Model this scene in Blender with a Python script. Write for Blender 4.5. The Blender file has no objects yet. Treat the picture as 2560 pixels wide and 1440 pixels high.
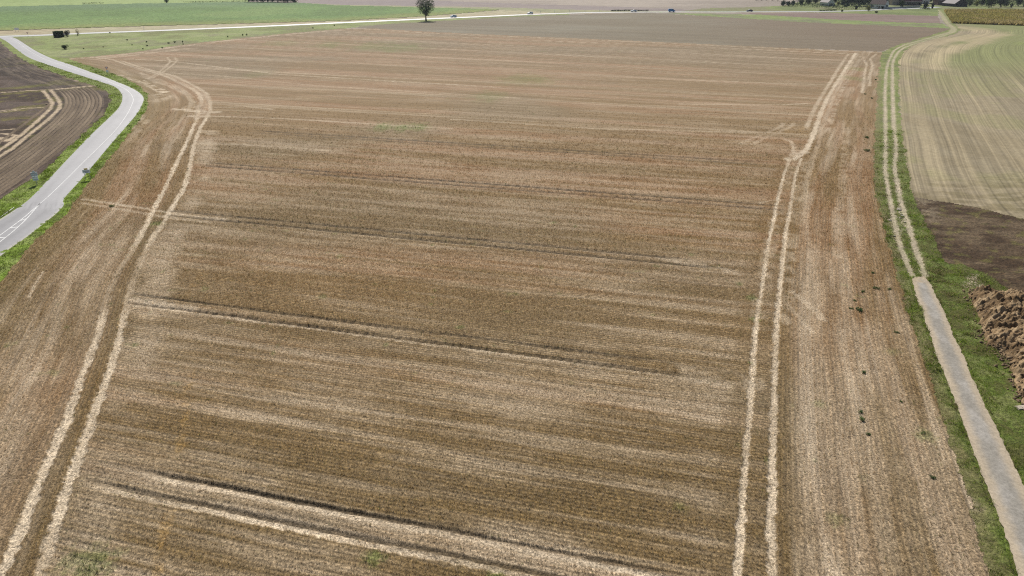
import bpy, math, random
import numpy as np
from mathutils import Vector, noise as mnoise

random.seed(7); RNG = np.random.default_rng(11)
scene = bpy.context.scene
COL = scene.collection
rad = math.radians

# ---------------------------------------------------------------- camera
CAM_H = 33.0
cam_d = bpy.data.cameras.new("camera"); cam = bpy.data.objects.new("camera", cam_d); COL.objects.link(cam)
cam.location = (0, 0, CAM_H)
cam.rotation_euler = (rad(90 - 25.1064), 0, 0)
cam_d.sensor_width = 36.0; cam_d.lens = 36.0 * 1750 / 2560
cam_d.clip_start = 0.5; cam_d.clip_end = 12000
scene.camera = cam

# ---------------------------------------------------------------- sky and sun
SUN_EL = 42.0; SUN_AZ = -10.0            # azimuth from +Y towards +X
world = bpy.data.worlds.new("World"); scene.world = world; world.use_nodes = True
wn = world.node_tree; bg = wn.nodes["Background"]
sky = wn.nodes.new("ShaderNodeTexSky"); sky.sky_type = 'NISHITA'; sky.sun_disc = False
sky.sun_elevation = rad(SUN_EL); sky.sun_rotation = rad(SUN_AZ)
sky.air_density = 1.0; sky.dust_density = 1.5; sky.ozone_density = 1.0
wn.links.new(sky.outputs[0], bg.inputs[0]); bg.inputs[1].default_value = 0.057
sun_d = bpy.data.lights.new("sun", 'SUN'); sun_d.energy = 5.0; sun_d.angle = rad(0.53); sun_d.color = (1.0, 0.955, 0.885)
sun = bpy.data.objects.new("sun", sun_d); COL.objects.link(sun)
sdir = Vector((math.sin(rad(SUN_AZ)) * math.cos(rad(SUN_EL)), math.cos(rad(SUN_AZ)) * math.cos(rad(SUN_EL)), math.sin(rad(SUN_EL))))
sun.rotation_euler = sdir.to_track_quat('Z', 'Y').to_euler(); sun.location = (0, 60, 80)

vs = scene.view_settings
vs.view_transform = 'Standard'; vs.look = 'None'; vs.exposure = 0.30; vs.gamma = 1.0; vs.use_curve_mapping = False
scene.cycles.max_bounces = 6; scene.cycles.diffuse_bounces = 2; scene.cycles.transparent_max_bounces = 8
scene.cycles.volume_bounces = 0; scene.cycles.use_denoising = False; scene.cycles.filter_width = 1.15; scene.cycles.use_adaptive_sampling = False; scene.cycles.sample_clamp_indirect = 4

# ---------------------------------------------------------------- numpy helpers
_T = np.random.default_rng(5).random((512, 512)).astype(np.float32)
def vnoise(x, y, seed=0):
    x = np.asarray(x, np.float32); y = np.asarray(y, np.float32)
    fx = np.floor(x); fy = np.floor(y); ix = fx.astype(np.int32) + seed * 37; iy = fy.astype(np.int32) + seed * 91
    fx = x - fx; fy = y - fy
    fx = fx * fx * (3 - 2 * fx); fy = fy * fy * (3 - 2 * fy)
    i0 = ix & 511; i1 = (ix + 1) & 511; j0 = iy & 511; j1 = (iy + 1) & 511
    a = _T[i0, j0]; c = _T[i0, j1]
    a = a + (_T[i1, j0] - a) * fx; c = c + (_T[i1, j1] - c) * fx
    return a + (c - a) * fy
def fbm(x, y, seed=0, oct=3):
    s = 0; a = 1.0; t = 0
    for i in range(oct):
        s = s + a * vnoise(x * 2 ** i, y * 2 ** i, seed + 17 * i); t += a; a *= 0.55
    return s / t
def sstep(a, b, x):
    t = np.clip((x - a) / (b - a), 0, 1); return t * t * (3 - 2 * t)
def spline(pts, step=None, n=None):
    """Catmull-Rom through pts, resampled evenly."""
    p = np.array(pts, float); q = np.vstack([2 * p[0] - p[1], p, 2 * p[-1] - p[-2]]); out = []
    for i in range(len(p) - 1):
        p0, p1, p2, p3 = q[i], q[i + 1], q[i + 2], q[i + 3]
        t = np.linspace(0, 1, 12, endpoint=False)[:, None]
        out.append(0.5 * (2 * p1 + (p2 - p0) * t + (2 * p0 - 5 * p1 + 4 * p2 - p3) * t ** 2 + (3 * p1 - p0 - 3 * p2 + p3) * t ** 3))
    c = np.vstack(out + [p[-1:]])
    s = np.concatenate([[0], np.cumsum(np.hypot(*np.diff(c, axis=0).T))])
    if n is None: n = max(2, int(s[-1] / step) + 1)
    u = np.linspace(0, s[-1], n)
    return np.stack([np.interp(u, s, c[:, 0]), np.interp(u, s, c[:, 1])], 1)
def pdist(x, y, pts, reach=1e9):
    """distance, arc length and side (+ = left of travel) to a polyline."""
    p = np.asarray(pts, float); n = len(x)
    D = np.full(n, 1e9); A = np.zeros(n); S = np.ones(n)
    if reach < 1e8:
        lo = p.min(0) - reach; hi = p.max(0) + reach
        idx = np.nonzero((x > lo[0]) & (x < hi[0]) & (y > lo[1]) & (y < hi[1]))[0]
    else: idx = np.arange(n)
    if len(idx) == 0: return D, A, S
    X = x[idx]; Y = y[idx]; d = np.full(len(idx), 1e18); al = np.zeros(len(idx)); sd = np.ones(len(idx)); acc = 0
    for i in range(len(p) - 1):
        a = p[i]; v = p[i + 1] - a; L = math.hypot(*v)
        if L < 1e-9: continue
        t = np.clip(((X - a[0]) * v[0] + (Y - a[1]) * v[1]) / (L * L), 0, 1)
        dx = X - a[0] - t * v[0]; dy = Y - a[1] - t * v[1]; dd = dx * dx + dy * dy
        m = dd < d
        d[m] = dd[m]; al[m] = acc + t[m] * L; sd[m] = np.sign(v[0] * dy[m] - v[1] * dx[m]); acc += L
    D[idx] = np.sqrt(d); A[idx] = al; S[idx] = sd
    return D, A, S
def inpoly(x, y, poly):
    p = np.asarray(poly, float); r = np.zeros(len(x), bool)
    lo = p.min(0); hi = p.max(0)
    idx = np.nonzero((x >= lo[0]) & (x <= hi[0]) & (y >= lo[1]) & (y <= hi[1]))[0]
    if len(idx) == 0: return r
    X = x[idx]; Y = y[idx]; c = np.zeros(len(idx), bool)
    for i in range(len(p)):
        x1, y1 = p[i]; x2, y2 = p[(i + 1) % len(p)]
        if y1 == y2: continue
        m = ((y1 > Y) != (y2 > Y)) & (X < (x2 - x1) * (Y - y1) / (y2 - y1) + x1)
        c ^= m
    r[idx] = c
    return r
def lerp(a, b, t):
    t = np.asarray(t)[..., None]; return np.asarray(a) * (1 - t) + np.asarray(b) * t

# ---------------------------------------------------------------- mesh helpers
def np_mesh(name, V, Fc, mat=None, col=None, rc=None, smooth=False):
    """V (n,3), Fc (m,k) equal-size faces."""
    me = bpy.data.meshes.new(name); V = np.asarray(V, np.float32); Fc = np.asarray(Fc, np.int32)
    me.vertices.add(len(V)); me.vertices.foreach_set("co", V.ravel())
    k = Fc.shape[1]; me.loops.add(Fc.size); me.loops.foreach_set("vertex_index", Fc.ravel())
    me.polygons.add(len(Fc)); me.polygons.foreach_set("loop_start", np.arange(0, Fc.size, k, dtype=np.int32))
    me.polygons.foreach_set("loop_total", np.full(len(Fc), k, np.int32))
    if smooth: me.polygons.foreach_set("use_smooth", np.ones(len(Fc), bool))
    me.update(calc_edges=True)
    if col is not None:
        a = me.attributes.new("tint", 'FLOAT_COLOR', 'POINT')
        col = np.asarray(col); c = np.ones((len(V), 4), np.float32); c[:, :col.shape[1]] = np.clip(col, 0, 1); a.data.foreach_set("color", c.ravel())
    if rc is not None:
        a = me.attributes.new("rows", 'FLOAT_VECTOR', 'POINT')
        r = np.zeros((len(V), 3), np.float32); r[:, :2] = rc; a.data.foreach_set("vector", r.ravel())
    if mat: me.materials.append(mat)
    return me
def link(name, me, parent=None, loc=(0, 0, 0), rz=0, sc=None):
    o = bpy.data.objects.new(name, me); COL.objects.link(o); o.location = loc; o.rotation_euler = (0, 0, rz)
    if sc is not None: o.scale = sc if hasattr(sc, '__len__') else (sc, sc, sc)
    if parent: o.parent = parent
    return o
def struct(o): o["kind"] = "structure"; return o
def tag(o, label, cat, group=None):
    o["label"] = label; o["category"] = cat
    if group: o["group"] = group
    return o
def thing(name, label, cat, loc, rz=0, group=None):
    return tag(link(name, None, None, loc, rz), label, cat, group)
class MB:
    """collects faces of several shapes for one mesh"""
    def __init__(s): s.v = []; s.f = []
    def add(s, v, f):
        o = len(s.v); s.v += [tuple(p) for p in v]; s.f += [tuple(i + o for i in q) for q in f]; return s
    def box(s, x0, x1, y0, y1, z0, z1):
        return s.add([(x0, y0, z0), (x1, y0, z0), (x1, y1, z0), (x0, y1, z0), (x0, y0, z1), (x1, y0, z1), (x1, y1, z1), (x0, y1, z1)],
                     [(3, 2, 1, 0), (4, 5, 6, 7), (0, 1, 5, 4), (1, 2, 6, 5), (2, 3, 7, 6), (3, 0, 4, 7)])
    def tube(s, a, b, r0, r1, n=8):
        a = Vector(a); b = Vector(b); d = (b - a).normalized(); u = d.orthogonal().normalized(); w = d.cross(u)
        v = []
        for c, r in ((a, r0), (b, r1)):
            v += [c + (u * math.cos(2 * math.pi * i / n) + w * math.sin(2 * math.pi * i / n)) * r for i in range(n)]
        f = [(i, (i + 1) % n, n + (i + 1) % n, n + i) for i in range(n)] + [tuple(range(n))[::-1], tuple(range(n, 2 * n))]
        return s.add(v, f)
    def prism(s, prof, axis, t0, t1):
        """profile [(a,b)] extruded along x or y between t0 and t1; a = horizontal, b = z"""
        n = len(prof); v = []
        for t in (t0, t1): v += [((t, a, b) if axis == 'x' else (a, t, b)) for a, b in prof]
        f = [(i, (i + 1) % n, n + (i + 1) % n, n + i) for i in range(n)] + [tuple(range(n))[::-1], tuple(range(n, 2 * n))]
        return s.add(v, f)
    def mesh(s, name, mat, smooth=False):
        me = bpy.data.meshes.new(name); me.from_pydata(s.v, [], s.f)
        import bmesh
        bm = bmesh.new(); bm.from_mesh(me); bmesh.ops.recalc_face_normals(bm, faces=bm.faces); bm.to_mesh(me); bm.free()
        me.materials.append(mat)
        if smooth:
            for p in me.polygons: p.use_smooth = True
        return me
    def build(s, name, mat, parent=None, loc=(0, 0, 0), rz=0, smooth=False): return link(name, s.mesh(name, mat, smooth), parent, loc, rz)

# ---------------------------------------------------------------- materials
def _new(name):
    m = bpy.data.materials.new(name); m.use_nodes = True; t = m.node_tree
    return m, t, t.nodes, t.links, t.nodes["Principled BSDF"]
def _noise(nt, vec, scale, detail=4, rough=0.55):
    n = nt.nodes.new("ShaderNodeTexNoise"); n.inputs["Scale"].default_value = scale
    n.inputs["Detail"].default_value = detail; n.inputs["Roughness"].default_value = rough
    nt.links.new(vec, n.inputs["Vector"]); return n.outputs["Fac"]
def _map(nt, val, a, b, c, d):
    n = nt.nodes.new("ShaderNodeMapRange"); nt.links.new(val, n.inputs[0])
    for i, v in enumerate((a, b, c, d)): n.inputs[i + 1].default_value = v
    return n.outputs[0]
def _mul(nt, a, b):
    n = nt.nodes.new("ShaderNodeMath"); n.operation = 'MULTIPLY'
    for i, v in enumerate((a, b)):
        if isinstance(v, (int, float)): n.inputs[i].default_value = v
        else: nt.links.new(v, n.inputs[i])
    return n.outputs[0]
def ground_mat(name, rows=(), grains=(), bump=(8.0, 0.3, 0.05), rough=0.95, spec=0.15, drill=None):
    """attribute colour x streak noise along the rows x grain noise.  rows: (freq across, freq along, amount)"""
    m, t, N, L, bs = _new(name)
    at = N.new("ShaderNodeAttribute"); at.attribute_name = "tint"
    rw = N.new("ShaderNodeAttribute"); rw.attribute_name = "rows"
    geo = N.new("ShaderNodeNewGeometry")
    f = None
    for fa, fl, am in rows:
        vm = N.new("ShaderNodeVectorMath"); vm.operation = 'MULTIPLY'; L.new(rw.outputs["Vector"], vm.inputs[0]); vm.inputs[1].default_value = (fa, fl, 1)
        v = _map(t, _noise(t, vm.outputs[0], 1.0, 2), 0.3, 0.7, 1 - am, 1 + am); f = v if f is None else _mul(t, f, v)
    if drill:  # dark soil between the drill rows, with the stubble's shade put into the colour
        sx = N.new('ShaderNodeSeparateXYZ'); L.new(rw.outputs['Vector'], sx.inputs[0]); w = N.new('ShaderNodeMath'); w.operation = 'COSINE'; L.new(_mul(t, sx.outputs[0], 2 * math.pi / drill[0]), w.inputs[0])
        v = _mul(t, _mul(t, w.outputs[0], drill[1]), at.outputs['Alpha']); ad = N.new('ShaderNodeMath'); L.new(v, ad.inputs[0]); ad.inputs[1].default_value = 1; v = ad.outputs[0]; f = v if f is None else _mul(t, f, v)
    for sc, am in grains:
        v = _map(t, _noise(t, geo.outputs["Position"], sc, 3), 0.3, 0.7, 1 - am, 1 + am); f = v if f is None else _mul(t, f, v)
    vm = N.new("ShaderNodeVectorMath"); vm.operation = 'SCALE'; L.new(at.outputs["Color"], vm.inputs[0])
    if f is not None: L.new(f, vm.inputs["Scale"])
    else: vm.inputs["Scale"].default_value = 1
    L.new(vm.outputs[0], bs.inputs["Base Color"])
    bs.inputs["Roughness"].default_value = rough; bs.inputs["Specular IOR Level"].default_value = spec
    if bump:
        b = N.new("ShaderNodeBump"); b.inputs["Strength"].default_value = bump[1]; b.inputs["Distance"].default_value = bump[2]
        L.new(_noise(t, geo.outputs["Position"], bump[0], 4, 0.65), b.inputs["Height"]); L.new(b.outputs[0], bs.inputs["Normal"])
    return m
def leaf_mat(name, trans=0.35, rough=0.7):
    """tint attribute, diffuse + translucent: straw, grass, leaves"""
    m, t, N, L, bs = _new(name); N.remove(bs); out = N["Material Output"]
    at = N.new("ShaderNodeAttribute"); at.attribute_name = "tint"
    d = N.new("ShaderNodeBsdfDiffuse"); tr = N.new("ShaderNodeBsdfTranslucent"); mx = N.new("ShaderNodeMixShader"); mx.inputs[0].default_value = trans
    L.new(at.outputs["Color"], d.inputs[0]); L.new(at.outputs["Color"], tr.inputs[0])
    L.new(d.outputs[0], mx.inputs[1]); L.new(tr.outputs[0], mx.inputs[2]); L.new(mx.outputs[0], out.inputs[0])
    return m
def plain_mat(name, c, rough=0.8, vary=0.12, scale=3.0, metal=0.0, spec=0.4, bump=0.0):
    m, t, N, L, bs = _new(name)
    co = N.new("ShaderNodeTexCoord")
    v = _map(t, _noise(t, co.outputs["Object"], scale, 4), 0.3, 0.7, 1 - vary, 1 + vary)
    vm = N.new("ShaderNodeVectorMath"); vm.operation = 'SCALE'; vm.inputs[0].default_value = c; L.new(v, vm.inputs["Scale"])
    L.new(vm.outputs[0], bs.inputs["Base Color"]); bs.inputs["Roughness"].default_value = rough
    bs.inputs["Metallic"].default_value = metal; bs.inputs["Specular IOR Level"].default_value = spec
    if bump:
        b = N.new("ShaderNodeBump"); b.inputs["Strength"].default_value = bump; b.inputs["Distance"].default_value = 0.05
        L.new(_noise(t, co.outputs["Object"], scale * 3, 4), b.inputs["Height"]); L.new(b.outputs[0], bs.inputs["Normal"])
    return m

# ================================================================ THE PLAN (metres; camera stands over the origin, looks along +Y)
ROAD_IN = [(-244.1, 351.4), (-239.2, 345.7), (-224.3, 328.1), (-202.5, 300.4), (-181.5, 274.4), (-166.6, 258.6), (-150.6, 242.5), (-136.8, 229.1), (-124.4, 217.0), (-114.2, 206.7), (-106.17, 194.77), (-100.94, 184.62), (-96.50, 173.86), (-92.71, 161.94), (-87.38, 144.60), (-81.85, 127.69), (-77.23, 113.77), (-73.56, 102.51), (-72.48, 97.22), (-71.88, 93.06), (-70.77, 86.61), (-69.42, 77.70)]
ROAD_OUT = [(-236.0, 349.5), (-227.7, 340.2), (-213.9, 323.1), (-191.2, 294.8), (-170.5, 270.8), (-153.6, 253.4), (-137.6, 236.5), (-122.9, 220.9), (-110.1, 206.7), (-102.72, 197.32), (-97.29, 188.68), (-93.12, 179.09), (-88.79, 167.47), (-84.57, 154.25), (-79.93, 139.33), (-75.05, 124.00), (-71.30, 112.13), (-68.37, 102.51), (-66.69, 99.62), (-65.52, 95.80), (-64.47, 90.13), (-63.70, 85.44), (-63.40, 82.08), (-62.87, 79.46), (-61.81, 73.69), (-61.02, 66.43)]
MAIN_ROAD = [(-331.0, 307.6), (-284.3, 332.3), (-243.8, 352.7), (-232.2, 356.6), (-224.5, 360.8), (-211.1, 369.4), (-181.9, 384.0), (-140.1, 407.5), (-99.8, 433.1), (-52.9, 462.7), (-20.6, 481.2), (13.4, 502.4), (38.4, 514.1), (61.1, 521.3), (103.7, 526.3), (145.9, 526.7), (188.7, 528.8), (224.0, 532.6), (254.1, 542.6), (280.4, 558.1), (308.0, 568.0), (330.3, 583.9)]
VERGE_W = [(-264.0, 365.2), (-228.7, 329.8), (-205.0, 299.0), (-177.1, 265.1), (-156.2, 242.5), (-140.7, 227.4), (-127.4, 214.7), (-116.0, 203.3), (-108.79, 194.15), (-103.17, 182.93), (-96.36, 167.47), (-90.26, 148.33), (-84.53, 129.75), (-80.49, 116.92), (-79.06, 108.75), (-77.75, 101.92), (-76.20, 91.25), (-72.89, 73.69)]
VERGE_E = [(-164.4, 270.8), (-152.6, 257.5), (-137.5, 242.5), (-122.7, 226.6), (-108.9, 209.6), (-99.92, 196.04), (-93.21, 182.93), (-87.58, 168.91), (-82.59, 153.43), (-76.71, 135.35), (-71.77, 119.46), (-68.41, 108.10), (-65.96, 100.95), (-63.99, 95.45), (-63.02, 90.45), (-62.14, 85.87), (-60.74, 80.75), (-58.65, 75.06), (-57.45, 71.27), (-55.69, 63.67), (-52.36, 52.92)]
MEADOW = [(-238.5, 353.3), (-209.6, 366.7), (-138.8, 403.8), (-52.4, 458.2), (-10.3, 484.0), (38.0, 509.0), (40.0, 500.5), (-7.6, 473.6), (-43.0, 446.4), (-72.7, 423.4), (-82.9, 406.3), (-89.5, 396.4), (-114.3, 365.2), (-131.2, 336.7), (-144.1, 312.1), (-148.9, 290.8), (-156.7, 278.6), (-164.4, 270.8), (-176.1, 278.0), (-209.7, 316.8)]
BEET = [(-522.9, 494.9), (-398.7, 586.5), (-364.4, 607.8), (-310.9, 630.7), (-230.2, 658.5), (-184.8, 645.8), (-141.3, 605.1), (-70.7, 578.9), (-11.8, 554.8), (-8.7, 548.0), (-56.9, 484.0), (-103.1, 447.9), (-147.6, 430.3), (-213.9, 406.3), (-264.3, 383.6), (-366.3, 342.0)]
PALE_FIELD = [(-522.9, 494.9), (-398.7, 586.5), (-364.4, 607.8), (-310.9, 630.7), (-230.2, 658.5), (-333.2, 990.7), (-1030.8, 990.7)]
DRY_STRIP = [(-366.3, 342.0), (-264.3, 383.6), (-213.9, 406.3), (-147.6, 430.3), (-103.1, 447.9), (-56.9, 484.0), (-8.7, 546.6), (17.1, 534.8), (27.4, 514.1), (13.4, 504.3), (-53.2, 465.3), (-140.9, 410.1), (-212.3, 371.5), (-245.5, 355.2), (-335.6, 312.1)]
DARK_FAR = [(-182.2, 642.8), (-325.0, 1158.4), (-127.6, 864.9), (-64.3, 675.0), (-10.1, 636.7), (63.9, 602.3), (114.4, 566.6), (139.4, 545.7), (119.1, 532.6), (49.6, 548.0), (-9.2, 578.9), (-76.1, 597.0), (-139.9, 613.4)]
PALE_STRIP = [(-187.4, 649.0), (-139.9, 613.4), (-76.1, 597.0), (-9.2, 578.9), (52.5, 548.0), (119.1, 532.6), (106.5, 526.3), (61.2, 522.2), (27.4, 514.1), (17.1, 534.8), (-8.7, 546.6), (-11.8, 554.8), (-70.7, 578.9), (-141.3, 605.1)]
GREY_FIELD = [(-85.7, 398.8), (-74.6, 396.4), (-36.2, 373.7), (31.6, 343.9), (118.7, 303.2), (147.2, 292.1), (162.7, 312.1), (184.0, 336.7), (214.3, 371.5), (232.0, 394.0), (231.5, 398.8), (169.3, 438.9), (123.2, 491.2), (98.6, 514.1), (100.1, 522.2), (40.0, 500.5), (-7.6, 473.6), (-43.0, 446.4), (-72.7, 423.4), (-82.9, 406.3)]
GRASS_STRIP = [(99.8, 520.1), (165.5, 500.5), (199.9, 455.6), (248.0, 430.3), (232.0, 394.0), (231.5, 398.8), (169.3, 438.9), (123.2, 491.2)]
BROWN_PLOT = [(153.0, 522.2), (186.4, 522.2), (212.6, 518.1), (240.3, 506.2), (277.2, 487.6), (247.3, 430.3), (226.6, 436.0), (199.9, 455.6), (165.5, 500.5)]
VILLAGE_GREEN = [(201.8, 526.3), (251.5, 536.9), (277.7, 552.5), (307.2, 566.6), (328.9, 581.4), (277.5, 487.6), (240.3, 506.2), (212.6, 518.1)]
FAR_VERGE = [(119.1, 532.6), (144.6, 566.6), (193.1, 586.5), (217.4, 602.3), (315.8, 767.1), (858.4, 767.1), (547.9, 484.0), (310.5, 539.1), (320.2, 561.8), (328.9, 581.4), (307.2, 566.6), (277.7, 552.5), (251.5, 536.9), (217.0, 529.2), (145.2, 524.2)]
MAIZE = [(310.5, 539.1), (364.4, 534.8), (547.9, 484.0), (402.4, 351.4), (283.6, 412.7), (253.6, 428.9)]
TRACK_VERGE = [(145.9, 289.4), (163.5, 313.6), (184.5, 337.6), (215.4, 373.7), (232.2, 394.0), (244.1, 419.3), (269.7, 470.3), (298.8, 526.3), (327.4, 581.4), (325.6, 571.5), (310.5, 539.1), (257.0, 436.0), (244.8, 408.8), (233.2, 387.0), (218.3, 365.2), (197.1, 343.9), (176.1, 321.5), (158.4, 296.2), (141.3, 266.3), (117.2, 219.3), (93.03, 169.88), (82.63, 148.33), (71.79, 125.40), (65.73, 112.59), (61.58, 103.31), (58.31, 94.58), (55.65, 87.05), (53.08, 80.49), (52.03, 77.21), (53.97, 77.09), (54.76, 75.06), (55.22, 73.69), (54.73, 70.95), (54.77, 69.09), (53.74, 65.68), (49.51, 50.98), (55.19, 34.84), (43.21, 9.69), (23.04, 9.69), (27.53, 23.66), (28.40, 30.27), (29.98, 34.49), (31.64, 39.13), (34.97, 47.99), (38.32, 57.14), (41.61, 66.43), (46.26, 78.44), (51.24, 91.25), (57.05, 105.97), (65.89, 125.40), (82.82, 160.61), (115.1, 227.4)]
RIGHT_FIELD = [(253.6, 428.9), (283.6, 412.7), (402.4, 351.4), (85.84, 62.79), (71.99, 93.22), (69.03, 97.59), (65.93, 100.38), (61.58, 103.31), (65.73, 112.59), (82.63, 148.33), (117.2, 219.3), (141.3, 266.3), (158.4, 296.2), (176.1, 321.5), (197.1, 343.9), (218.3, 365.2), (233.2, 387.0), (244.8, 408.8)]
PLOUGH = [(61.58, 103.31), (65.93, 100.38), (69.03, 97.59), (71.99, 93.22), (85.84, 62.79), (94.75, 43.23), (59.84, 21.61), (55.19, 34.84), (49.51, 50.98), (53.74, 65.68), (54.77, 69.09), (54.73, 70.95), (55.22, 73.69), (54.76, 75.06), (53.97, 77.09), (52.03, 77.21), (53.08, 80.49), (55.65, 87.05), (58.31, 94.58)]
LEFT_FIELD = [tuple(p) for p in VERGE_W] + [(-79.45, 54.97), (-101.31, 54.97), (-389.7, 255.4), (-320.7, 297.6), (-254.3, 351.4)]
STUBBLE = [(-164.4, 270.8), (-156.7, 278.6), (-148.9, 290.8), (-144.1, 312.1), (-131.2, 336.7), (-114.3, 365.2), (-89.5, 396.4), (-74.6, 396.4), (-36.2, 373.7), (31.6, 343.9), (118.7, 303.2), (146.6, 290.8), (115.1, 227.4), (82.82, 160.61), (65.89, 125.40), (57.05, 105.97), (51.24, 91.25), (46.26, 78.44), (41.61, 66.43), (38.32, 57.14), (34.97, 47.99), (31.64, 39.13), (29.98, 34.49), (28.40, 30.27), (27.53, 23.66), (23.04, 9.69), (-28.37, 9.69), (-51.54, 34.84), (-52.36, 52.92)] + [tuple(p) for p in VERGE_E][::-1]

TW_R = [[(9.99, 19.75), (11.54, 24.78), (12.71, 28.56), (13.30, 30.27), (14.43, 33.45), (15.67, 37.10), (17.83, 43.23), (19.75, 48.56), (21.94, 54.97), (24.74, 62.79), (28.56, 72.57), (33.42, 85.15), (35.30, 89.66), (40.33, 101.92), (45.82, 114.96), (50.79, 125.96)],
        [(12.10, 19.75), (13.74, 24.78), (14.94, 28.56), (15.48, 30.27), (16.35, 33.45), (17.68, 37.10), (19.80, 43.23), (21.70, 48.56), (23.98, 54.97), (26.81, 62.79), (30.57, 72.57), (35.51, 85.15), (37.04, 88.88), (42.46, 101.92), (47.78, 114.96), (53.12, 126.53)]]
TW_L = [[(-28.00, 21.61), (-28.98, 25.72), (-29.85, 29.11), (-30.47, 31.09), (-31.60, 34.63), (-33.08, 38.76), (-34.02, 41.75), (-35.06, 45.20), (-36.99, 50.36), (-38.56, 54.97), (-40.62, 60.76), (-44.09, 68.99), (-46.13, 75.41), (-47.80, 82.08), (-50.36, 91.25), (-53.00, 99.62), (-55.30, 107.67), (-59.42, 120.76), (-63.83, 135.35), (-68.60, 150.25), (-72.34, 161.94)],
        [(-24.74, 21.61), (-26.47, 25.97), (-27.59, 29.11), (-27.97, 30.27), (-28.62, 32.06), (-29.71, 35.21), (-30.76, 38.14), (-31.82, 41.43), (-33.08, 45.20), (-34.62, 49.93), (-36.01, 53.99), (-37.71, 58.67), (-40.00, 64.39), (-42.79, 71.59), (-44.50, 76.72), (-46.83, 84.86), (-48.26, 91.25), (-50.09, 98.69), (-52.58, 108.75), (-56.74, 120.76), (-62.98, 137.64), (-67.99, 153.43), (-70.22, 161.94)]]
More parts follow.
